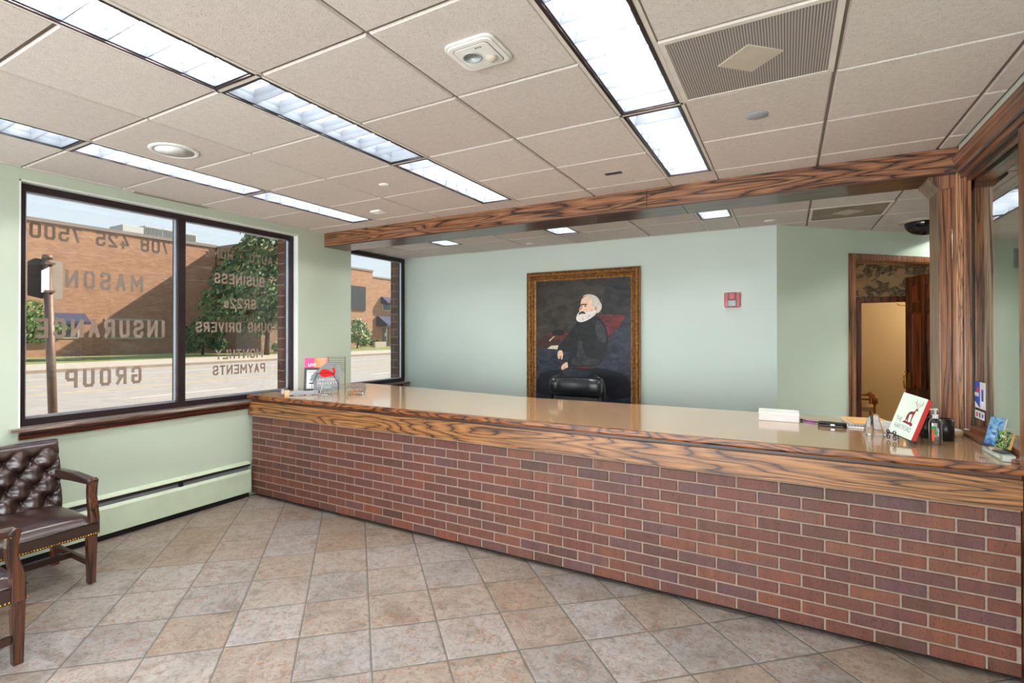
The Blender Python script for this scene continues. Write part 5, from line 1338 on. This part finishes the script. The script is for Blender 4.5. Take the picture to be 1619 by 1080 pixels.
# book on a wrought iron easel
bk0, bk1 = Vector((0.486, 3.660, CT + 0.043)), Vector((0.560, 3.515, CT + 0.023))
ex = (bk1 - bk0).normalized(); eyv = Vector((-ex.y, ex.x, 0)).normalized(); lean = 0.297
en0 = ex.cross(eyv); en0 = -en0 if en0.z < 0 else en0
ez = (en0 * math.cos(lean) + eyv * math.sin(lean)).normalized(); en = ex.cross(ez)
E_ = Matrix.Identity(4)
for i, c_ in enumerate((ex, ez, en)):
    for j in range(3): E_[j][i] = c_[j]
E_.translation = bk0           # local: x along the book, y up the cover, z towards the viewer
BW, BH = 0.166, 0.228
t = thing('stag_book', tuple(bk0), 'pale covered book with red edge and stag picture on an iron easel', 'book')
M['cover'] = plain('pale_mint_cover', (206, 222, 206), 0.35); M['redspine'] = plain('red_book_edge', (204, 62, 62), 0.4); M['maroon'] = plain('maroon_print', (120, 34, 36), 0.5); M['greyprint'] = plain('grey_print', (110, 118, 114), 0.6)
side = 1.0
b = MB(); b.box(0.0, BW, 0, BH, 0, -side * 0.024, 0, E_); b.build('page_block', 'redspine', t, bevel=0.001)
b = MB(); b.box(-.002, BW - .002, -.001, BH + .001, side * 0.0001, side * 0.0022, 0, E_); b.build('cover', 'cover', t)
def onbook(pts, mat, nm, e=0.0027, sm=1):
    b = MB(); q_ = smooth(pts, sm) if sm else pts
    b.add([(x * BW, y * BH, side * e) for x, y in q_], [list(range(len(q_)))], 0, False, E_); return b
b = MB()
def yy_(y): return 0.285 + (y - .19) * .86
def addp(pts, sm=1):
    pts = [(x, yy_(y)) for x, y in pts]
    q_ = smooth(pts, sm) if sm else pts
    b.add([(x * BW, y * BH, side * 0.0028) for x, y in q_], [list(range(len(q_)))], 0, False, E_)
addp([(.46, .36), (.50, .44), (.56, .50), (.66, .52), (.72, .50), (.74, .56), (.735, .64), (.77, .655), (.80, .63), (.83, .64), (.80, .68), (.77, .71), (.74, .70), (.71, .68), (.69, .60), (.60, .60), (.52, .56), (.47, .48)], 2)
addp([(.47, .50), (.56, .50), (.57, .36), (.60, .28), (.56, .28), (.53, .36), (.50, .30), (.47, .30)], 1); addp([(.66, .54), (.73, .54), (.71, .40), (.73, .29), (.69, .29), (.67, .40)], 1)
addp([(.38, .24), (.46, .30), (.60, .29), (.76, .30), (.82, .25), (.78, .19), (.70, .22)], 0)
for sgn, ox_ in ((-1, .745), (1, .775)):
    pts = [(ox_, yy_(.70)), (ox_ + sgn * .035, yy_(.78)), (ox_ + sgn * .10, yy_(.83)), (ox_ + sgn * .11, yy_(.93))]
    for i in range(3): strokes(b, [(pts[i][0] * BW, pts[i][1] * BH), (pts[i + 1][0] * BW, pts[i + 1][1] * BH)], 0.0022, lambda x, y, e: tuple(E_ @ Vector((x, y, side * 0.0028))))
    for q0, q1 in (((ox_ + sgn * .035, yy_(.78)), (ox_ + sgn * .01, yy_(.86))), ((ox_ + sgn * .10, yy_(.83)), (ox_ + sgn * .15, yy_(.87)))): strokes(b, [(q0[0] * BW, q0[1] * BH), (q1[0] * BW, q1[1] * BH)], 0.0018, lambda x, y, e: tuple(E_ @ Vector((x, y, side * .0028))))
b.build('stag_picture', 'maroon', t)
flip = Matrix.Identity(4) if side > 0 else Matrix.Scale(1, 4)
TT = E_ @ Matrix.Translation((0.068, 0.072, side * 0.0026))
text('title', 'THE', 'greyprint', 0.037, E_ @ Matrix.Translation((0.036, 0.072, side * 0.0026)), 0.0002, t, sx=0.62)
text('title', 'HARTFORD', 'greyprint', 0.037, E_ @ Matrix.Translation((0.080, 0.034, side * 0.0026)), 0.0002, t, sx=0.62)
t = thing('iron_easel', tuple(bk0), 'black wrought iron easel with scrolled feet holding the stag book', 'easel')
def scroll(cx_, cy_, r, s0, turns=1.2, n=18, dirn=1):
    return [Vector((cx_ + r * (1 - 0.55 * i / n) * math.cos(s0 + dirn * 2 * math.pi * turns * i / n), cy_ + r * (1 - .55 * i / n) * math.sin(s0 + dirn * 2 * math.pi * turns * i / n), 0)) for i in range(n + 1)]
exh = Vector((ex.x, ex.y, 0)).normalized(); fwd = Vector((exh.y, -exh.x, 0))
FB = Matrix.Identity(4)
for i, c_ in enumerate((exh, Vector((0, 0, 1)), fwd)):
    for j in range(3): FB[j][i] = c_[j]
FB.translation = Vector((bk0.x, bk0.y, CT + 0.0005)) + fwd * 0.022
for k, dx_ in enumerate((0.030, 0.078)):
    b = MB(); b.tube(scroll(dx_ - .002, 0.045, 0.013, R(-70), 1.1, dirn=-1), 0.0028, 6, 0, FB); b.tube(scroll(dx_, 0.0165, 0.0135, R(110), 1.0, dirn=1), 0.0028, 6, 0, FB)
    b.build('scroll', 'black', t)
b = MB(); bb0 = bk0 + Vector((0, 0, -0.004)); b.tube([bb0 + fwd * .004, bb0 + ex * BW + fwd * .004], 0.0025, 6)
for q_ in (0.03, 0.078): b.tube([bb0 + ex * q_ + fwd * 0.022, bb0 + ex * q_ - fwd * 0.03], 0.0025, 6)
for q_ in (0.03, BW - .02): b.tube([(bb0.x + ex.x * q_ - fwd.x * .03, bb0.y + ex.y * q_ - fwd.y * .03, CT + .002), bb0 + ex * q_ - fwd * 0.03, bb0 + ex * (BW / 2) - fwd * 0.07 + Vector((0, 0, 0.11))], 0.0026, 6)
pq = bb0 + ex * (BW / 2) - fwd * 0.12
b.tube([bb0 + ex * (BW / 2) - fwd * 0.07 + Vector((0, 0, 0.11)), (pq.x, pq.y, CT + .002)], 0.0026, 6)
b.build('frame', 'black', t)
# sanitizer bottle
M['gel'] = m_crystal(); M['gel'].name = 'clear_gel'
bxx, byy = 0.672, 3.590
t = thing('sanitizer_bottle', (bxx, byy, CT), 'clear pump bottle of hand sanitizer right of the stag book', 'bottle')
T_ = rotz(bxx, byy, R(10))
b = MB(); prof_ = [(0.0, 1.0), (0.112, 1.0), (0.124, 0.9), (0.134, 0.62), (0.140, 0.42)]
rings = []; 
for z, k in [(0.0006, .92), (0.004, 1.0)] + [(z, k) for z, k in prof_[1:]]:
    rings.append([(x, y, z) for x, y in rrect(0, 0, 0.027 * k, 0.018 * k, 0.012 * k, 3)])
nr = len(rings[0]); vs = [v for r_ in rings for v in r_]; fs = [(i * nr + j, i * nr + (j + 1) % nr, (i + 1) * nr + (j + 1) % nr, (i + 1) * nr + j) for i in range(len(rings) - 1) for j in range(nr)] + [list(range(nr))[::-1], [(len(rings) - 1) * nr + j for j in range(nr)]]
b.add(vs, fs, 0, True, T_); b.build('bottle', 'acrylic', t)
b = MB(); b.lathe([(0.013, 0.138), (0.013, 0.158), (0.006, 0.160), (0.0045, 0.162), (0.0045, 0.182), (0.008, 0.183), (0.008, 0.190), (0, 0.191)], (0, 0, 0), 16, 0, T_); b.build('pump_collar', 'white', t)
b = MB(); b.box(-0.036, 0.008, -0.005, 0.005, 0.181, 0.188, 0, T_); b.build('spout', 'white', t)
M['lab_g'] = plain('green_label', (34, 150, 76), 0.4); M['lab_o'] = plain('orange_label', (226, 88, 46), 0.4)
b = MB(); b.box(-0.024, -0.004, -0.0195, -0.0186, 0.084, 0.098, 0, T_); b.box(-0.012, -0.004, -0.0195, -0.0186, 0.055, 0.084, 0, T_); b.build('label', 'lab_g', t)
b = MB(); b.box(-0.022, -0.012, -0.0195, -0.0186, 0.02, 0.082, 0, T_); b.build('label', 'lab_o', t)
# black cups / pen pots
for (x, y, r_, h_, lab) in ((0.748, 3.765, 0.036, 0.118, 'black cylindrical pot right behind the sanitizer bottle'), (0.668, 3.80, 0.030, 0.115, 'narrower black pot between the stag book and the sanitizer bottle')):
    b = MB(); b.lathe([(r_, 0.0006), (r_, h_), (r_ - .003, h_), (r_ - .003, 0.006), (0, 0.006)], (x, y, CT), 28); tag(b.build('pen_pot', 'black', origin=(x, y, CT)), lab, 'pot')
b = MB(); b.prism(rrect(0.615, 3.83, 0.022, 0.03, 0.015), CT + .0005, CT + 0.07, 'XY'); tag(b.build('pencil_cup', plain('teal_plastic', (48, 84, 92), 0.4), origin=(0.615, 3.83, CT), bevel=0.003), 'dark teal cup half hidden behind the right edge of the stag book', 'cup')
t = thing('tape_roll', (0.80, 3.98, CT), 'pale round roll standing at the foot of the oak column', 'roll')
M['beige'] = plain('beige_roll', (196, 170, 138), 0.5)
b = MB(); b.lathe([(0.054, 0.0006), (0.056, 0.03), (0.050, 0.033), (0.046, 0.033)], (0.806, 3.955, CT), 28); b.build('body', 'beige', t)
b = MB(); b.lathe([(0.050, 0.0335), (0.046, 0.037), (0, 0.037)], (0.806, 3.955, CT), 28); b.build('lid', 'white', t)
b = MB(); b.lathe([(0.046, 0.0006), (0.048, 0.034), (0.044, 0.038), (0, 0.038)], (0.795, 4.11, CT), 28); tag(b.build('paper_dish', 'paper', origin=(0.795, 4.11, CT)), 'small white dish behind the pale roll', 'dish')
b = MB(); b.sphere((0.80, 4.235, CT + 0.046), 0.045, 16, 10, 0, (1, .8, 1)); b.box(.78, .82, 4.22, 4.25, CT, CT + .02); tag(b.build('computer_mouse', plain('dark_gloss', (26, 30, 40), 0.15), origin=(.8, 4.235, CT)), 'dark glossy rounded object against the column behind the black pot', 'mouse')
# green title block (book) with cards on it at the counter's right end
g0, g1 = Vector((0.842, 3.548, CT)), Vector((0.846, 3.262, CT))
t = thing('sage_book', tuple(g0), 'thick sage green hardback lying at the right end of the counter', 'book')
M['sage'] = plain('sage_cover', (148, 168, 150), 0.45); M['sageend'] = plain('sage_page_end', (176, 184, 180), 0.6)
GH = 0.030; X0_, X1_ = 0.8425, 0.8888
b = MB(); b.box(X0_, X1_, 3.262, 3.548, CT + .0005, CT + GH); b.build('cover', 'sage', t, bevel=0.001)
b = MB(); b.box(X0_ + .003, X1_ - .001, 3.2612, 3.262, CT + .003, CT + GH - .003); b.build('page_end', 'sageend', t)
TB = Matrix(((0, 0, -1, X0_ - 0.0004), (-1, 0, 0, 3.405), (0, 1, 0, CT + 0.008), (0, 0, 0, 1)))
text('title', '\u201cIf they can do it I can BELIEVE\u201d', 'paper', 0.0185, TB, 0.0002, t, sx=0.95)
M['card_dark'] = plain('dark_cards', (50, 48, 52), 0.5)
for i, (x, y, a, mt, lab) in enumerate(((0.862, 3.49, 20, 'card_dark', 'dark business card on the sage book, farthest along it'), (0.868, 3.42, -12, 'beige', 'tan business card on the sage book, in the middle'), (0.868, 3.33, 8, 'card_dark', 'dark business card on the sage book, nearest the post'))):
    b = MB(); T_ = rotz(x - .008, y, R(a), CT + GH + 0.0008); b.box(-0.022, 0.022, -0.035, 0.035, 0, 0.0045, 0, T_)
    tag(b.build('business_card', mt, origin=(x, y, CT + GH)), lab, 'card', 'business cards on the sage book')
# two books leaning upright on the sill
def m_art(name, cols, sc):
    m, n, p = newmat(name); a = noise(n, world_co(n), sc, 3, 0.6, 1.5)
    st = [(i / (len(cols) - 1) * 0.5 + 0.25, srgb(*c)) for i, c in enumerate(cols)]
    r = ramp(n, st, a, 'CONSTANT' if len(cols) > 4 else 'LINEAR'); L(n, r.outputs[0], p.inputs['Base Color']); p.inputs['Roughness'].default_value = 0.3; return m
M['art_blue'] = m_art('blue_cover_art', [(24, 40, 86), (50, 96, 160), (120, 170, 200), (30, 120, 130)], 22); M['art_dark'] = m_art('dark_cover_art', [(16, 18, 20), (20, 60, 60), (16, 18, 20), (150, 190, 110), (20, 24, 28), (200, 110, 80), (16, 20, 26)], 40)
def lean_book(x, y, w_, h_, d, mat, edge, label, ttl, nm):
    T_ = Matrix.Translation((x, y, CT + GH + 0.007)) @ Matrix.Rotation(R(-68), 4, 'Z') @ Matrix.Rotation(R(-14), 4, 'X')
    t = thing(nm, (x, y, CT + GH), label, 'book')
    b = MB(); b.box(0, w_, 0.0015, d, 0, h_, 0, T_); b.build('page_block', edge, t)
    b = MB(); b.box(-.001, w_ + .001, 0, 0.0014, -.001, h_ + .001, 0, T_); b.build('cover', mat, t)
    Tt = T_ @ Matrix.Translation((w_ / 2, -0.0006, h_ * .62)) @ Matrix.Rotation(R(90), 4, 'X')
    for i, line in enumerate(ttl): text('title', line, 'paper', 0.017, Tt @ Matrix.Translation((0, -i * 0.024 * (h_ / .14), 0)), 0.0001, t)
lean_book(0.852, 3.555, 0.085, 0.135, 0.010, 'art_blue', 'paper', 'taller blue covered book leaning up behind the sage book', ('On', 'the', 'way'), 'blue_book')
lean_book(0.866, 3.455, 0.075, 0.082, 0.014, 'art_dark', 'manila', 'shorter dark patterned book with tan page edge next to the blue one', ('BIG',), 'pattern_book')

# ================================================================== THINGS ON THE COUNTER, left end
t = thing('desk_ruler_stand', (-4.02, 3.33, CT), 'grey angled bar with a wooden end block at the counter\'s left end', 'holder')
p0 = Vector((-4.035, 3.29, 0)); p1 = Vector((-3.885, 3.45, 0)); d_ = (p1 - p0).normalized(); a_ = math.atan2(d_.y, d_.x)
T_ = Matrix.Translation((-4.035, 3.30, CT)) @ Matrix.Rotation(a_, 4, 'Z')
b = MB(); b.box(-0.022, 0.022, -0.016, 0.016, 0.0006, 0.052, 0, T_); b.build('end_block', plain('pale_pine', (206, 172, 128), 0.6), t, bevel=0.002)
b = MB(); b.box(-0.05, -0.022, -0.02, 0.03, 0.02, 0.062, 0, T_); b.build('end_cap', 'silver', t, bevel=0.004)
b = MB(); b.prism([(-.012, 0.006), (.026, 0.006), (.022, .034), (-.012, .044)], 0.023, 0.245, 'YZ', 0, T_); b.build('bar', 'silver', t, bevel=0.003)
b = MB(); b.prism(rrect(0.255, 0.02, 0.028, 0.022, 0.01), 0.0005, 0.042, 'XY', 0, T_); b.build('foot', 'silver', t, bevel=0.002)
# framed certificate, bright LIVE card, wire rack, house shaped sign on wire stand
def upright(x0, y0, x1, y1, z0=CT, lean_=8):
    e = Vector((x1 - x0, y1 - y0, 0)).normalized(); n_ = Vector((-e.y, e.x, 0)); u = Vector((0, 0, 1)) * math.cos(R(lean_)) + n_ * math.sin(R(lean_))
    m = Matrix.Identity(4); f_ = e.cross(u)
    for i, c_ in enumerate((e, u, f_)):
        for j in range(3): m[j][i] = c_[j]
    m.translation = (x0, y0, z0); return m          # local x right, y up, z towards the viewer
T_ = upright(-4.215, 3.655, -4.06, 3.765)
t = thing('framed_certificate', (-4.14, 3.71, CT), 'small black framed certificate leaning behind the house shaped sign', 'picture frame')
b = MB(); FW, FH, k = 0.19, 0.235, 0.022
b.box(0, FW, 0, k, 0, 0.014, 0, T_); b.box(0, FW, FH - k, FH, 0, .014, 0, T_); b.box(0, k, k, FH - k, 0, .014, 0, T_); b.box(FW - k, FW, k, FH - k, 0, .014, 0, T_); b.build('frame', 'black', t)
b = MB(); b.box(k, FW - k, k, FH - k, 0.002, 0.006, 0, T_); b.build('sheet', 'paper', t)
M['navy'] = plain('navy_print', (30, 70, 92), 0.5)
b = MB(); b.box(.035, FW - .035, FH - .045, FH - .04, .006, .0068, 0, T_); b.add([(.085, .135, .0068), (.105, .150, .0068), (.115, .175, .0068), (.095, .185, .0068), (.08, .165, .0068)], [(0, 1, 2, 3, 4)], 0, False, T_)
b.box(.055, .135, .112, .122, .006, .0068, 0, T_); b.box(.06, .13, .098, .106, .006, .0068, 0, T_); b.box(.05, .14, .072, .086, .006, .0068, 0, T_); b.build('printing', 'navy', t)
T_ = upright(-4.285, 3.72, -4.10, 3.85, CT, 4)
t = thing('bright_card', (-4.2, 3.79, CT), 'magenta to orange card reading LIVE behind the certificate', 'card')
def m_live():
    m, n, p = newmat('magenta_orange_gradient_print'); s = N(n, 'ShaderNodeSeparateXYZ'); L(n, obj_co(n), s.inputs[0])
    f_ = mth(n, 'ADD', mth(n, 'MULTIPLY', s.outputs[0], 4.5), 0.5)
    L(n, ramp(n, [(0, srgb(226, 20, 140)), (0.42, srgb(226, 30, 110)), (0.5, srgb(236, 130, 50)), (0.8, srgb(226, 150, 110)), (1, srgb(190, 60, 100))], f_).outputs[0], p.inputs['Base Color']); p.inputs['Roughness'].default_value = 0.4; return m
M['live'] = m_live()
b = MB(); b.box(0, 0.24, 0, 0.33, 0, 0.006, 0, T_); b.build('sheet', 'live', t)
text('lettering', 'LIVE', 'paper', 0.042, T_ @ Matrix.Translation((0.075, 0.245, 0.0064)), 0.0003, t, bold=0.0008)
T_ = upright(-4.03, 3.80, -3.915, 3.90, CT, 6)
t = thing('wire_rack', (-3.98, 3.85, CT), 'black wire card rack rising behind the house shaped sign', 'rack')
b = MB(); RW, RH = 0.17, 0.345
b.tube([(0, 0, 0), (0, RH, 0), (RW, RH, 0), (RW, 0, 0)], 0.0028, 6, 0, T_)
for i in range(7): b.tube([(0, RH - .015 - i * .022, 0), (RW, RH - .015 - i * .022, 0)], 0.0018, 6, 0, T_)
b.tube([(0, RH - .1, 0), (-.03, RH - .13, 0.02), (-.05, RH - .2, .03), (-.05, 0, .03)], .0028, 6, 0, T_); b.build('wire_frame', 'black', t)
hx0 = Vector((-3.985, 3.575, 0)); hx1 = Vector((-3.86, 3.80, 0))
T_ = upright(hx0.x, hx0.y, hx1.x, hx1.y, CT + 0.018, 7)
HW = (hx1 - hx0).length
t = thing('house_sign', (-3.92, 3.69, CT), 'grey house shaped sign with red animal and white lettering', 'sign')
S_ = HW / 0.40
hp = [(0.0, 0), (0.40, 0), (0.40, 0.215), (0.43, 0.215), (0.43, 0.26), (0.445, 0.28), (0.43, 0.30), (0.41, 0.325), (0.405, 0.40), (0.345, 0.40), (0.345, 0.33), (0.21, 0.415), (-0.035, 0.225), (-0.035, 0.18), (0.0, 0.18)]
hp = [(x * .56 if False else x * S_, y * S_ * 1.06) for x, y in hp]
M['signgrey'] = plain('sign_grey', (136, 140, 146), 0.45); M['signred'] = plain('sign_red', (226, 22, 24), 0.4)
b = MB(); b.prism(hp, 0.0, 0.006, 'XY', 0, T_); b.build('panel', 'signgrey', t)
el = [(0.10, .225), (0.09, .265), (0.115, .30), (0.16, .315), (0.21, .31), (0.25, .29), (0.285, .255), (0.305, .262), (0.305, .29), (0.285, .31), (0.295, .33), (0.325, .325), (0.34, .28), (0.33, .235), (0.295, .205), (0.255, .215), (0.235, .20), (0.22, .215), (0.20, .195), (0.15, .195)]
b = MB(); q_ = smooth([(x * S_, y * S_ * 1.06) for x, y in el], 2); b.prism(q_, 0.0062, 0.0072, 'XY', 0, T_); b.build('emblem', 'signred', t)
text('lettering', 'UNIVERSAL', 'paper', 0.062 * S_, T_ @ Matrix.Translation((0.205 * S_, 0.150 * S_, 0.0064)), 0.0003, t, sx=1.0)
text('lettering', 'PROPERTY', 'paper', 0.062 * S_, T_ @ Matrix.Translation((0.205 * S_, 0.092 * S_, 0.0064)), 0.0003, t, sx=1.05)
b = MB(); b.box(0.04 * S_, .37 * S_, .072 * S_, .076 * S_, .0062, .007, 0, T_); b.box(0.15 * S_, .26 * S_, .045 * S_, .055 * S_, .0062, .007, 0, T_); b.build('underline', 'paper', t)
T_ = upright(hx0.x - .012, hx0.y - .02, hx1.x - .012 + .0, hx1.y - .02, CT, 5)
t = thing('wire_stand', (-3.94, 3.66, CT), 'black bent wire stand framing the lettering of the house shaped sign', 'stand')
b = MB(); w_ = HW
b.tube([(0.02 * w_, 0, .012), (0.02 * w_, .15 * S_, .012), (0.12 * w_, .20 * S_, .012), (0.19 * w_, .26 * S_, .012), (0.21 * w_, .30 * S_, .012), (0.82 * w_, .30 * S_, .012), (0.85 * w_, .26 * S_, .012), (0.92 * w_, .20 * S_, .012), (1.02 * w_, .15 * S_, .012), (1.02 * w_, 0, .012)], 0.003, 6, 0, T_)
b.build('wire', 'black', t)
# clear acrylic award
t = thing('acrylic_award', (-3.75, 3.53, CT), 'clear pointed acrylic award in front of the house shaped sign', 'award')
T_ = upright(-3.795, 3.485, -3.715, 3.575, CT, 0)
b = MB(); pr = [(0.0, 0.0006), (0.115, 0.0006), (0.118, 0.02), (0.094, 0.125), (0.085, 0.15), (0.062, 0.158), (0.04, 0.15), (0.026, 0.12), (-0.003, 0.02)]
b.prism(pr, -0.010, 0.010, 'XY', 0, T_); b.build('blade', 'acrylic', t, bevel=0.002)
b = MB(); b.box(0.012, 0.104, 0.0008, 0.03, -0.022, 0.022, 0, T_); b.build('base', 'acrylic', t, bevel=0.002)
# wire tray of small things
tx, ty = -3.64, 3.80; T_ = rotz(tx, ty, R(52))
t = thing('sweet_tray', (tx, ty, CT), 'small flared clear tray of wrapped sweets left of the portrait', 'tray')
lo_, hi_ = [(x, y) for x, y in rrect(0, 0, 0.075, 0.055, 0.01, 2)], [(x, y) for x, y in rrect(0, 0, 0.10, 0.075, 0.012, 2)]
b = MB(); n_ = len(lo_); vs = [(x, y, .001) for x, y in lo_] + [(x, y, .055) for x, y in hi_]
b.add(vs, [list(range(n_))] + [(i, (i + 1) % n_, n_ + (i + 1) % n_, n_ + i) for i in range(n_)], 0, False, T_); b.tube([(x, y, .055) for x, y in hi_] + [(hi_[0][0], hi_[0][1], .055)], 0.0018, 6, 0, T_)
b.build('bowl', 'acrylic', t)
sw = [plain('sweet_red', (200, 50, 40), .4), plain('sweet_green', (110, 150, 50), .4), plain('sweet_yellow', (224, 180, 60), .4), plain('sweet_blue', (40, 60, 110), .4), plain('sweet_brown', (96, 60, 44), .4), plain('sweet_orange', (224, 120, 50), .4)]
rs = random.Random(5); slots = [(-.05 + (i % 5) * .025, -.033 + (i // 5) * .022) for i in range(20)]
nmcol = ['red', 'green', 'yellow', 'blue', 'brown', 'orange']
for i, (x, y) in enumerate(slots):
    q_ = T_ @ Vector((x, y, 0.014 + 0.012 * rs.random())); c_ = rs.randrange(6)
    b = MB(); b.sphere(tuple(q_), 0.0105, 8, 6, 0, (1, 1, .8)); b.tube([q_ + Vector((-.016, .004, .0)), q_, q_ + Vector((.016, -.004, .0))], [.006, .002, .006], 5)
    tag(b.build('wrapped_sweet', sw[c_], origin=tuple(q_)), nmcol[c_] + ' wrapped sweet in the small clear tray', 'sweet', nmcol[c_] + ' sweets in the clear tray')

# lamp added to brighten the vestibule, unseen behind the door head
t = thing('added_vestibule_lamp', (0.74, 7.52, Z), 'added unseen round lamp brightening the vestibule behind the tall doorway', 'ceiling light')
b = MB(); b.lathe([(0.16, Z), (0.16, Z - 0.02), (0.15, Z - 0.02)], (0.74, 7.52, 0), 28); b.build('rim', 'brass', t)
M['frost'] = m_lum('added_lamp_glass', 22.0, (1.0, 0.82, 0.6))
b = MB(); b.lathe([(0.15, Z - 0.02), (0.13, Z - 0.06), (0.07, Z - 0.085), (0, Z - 0.09)], (0.74, 7.52, 0), 28); b.build('shade', 'frost', t)
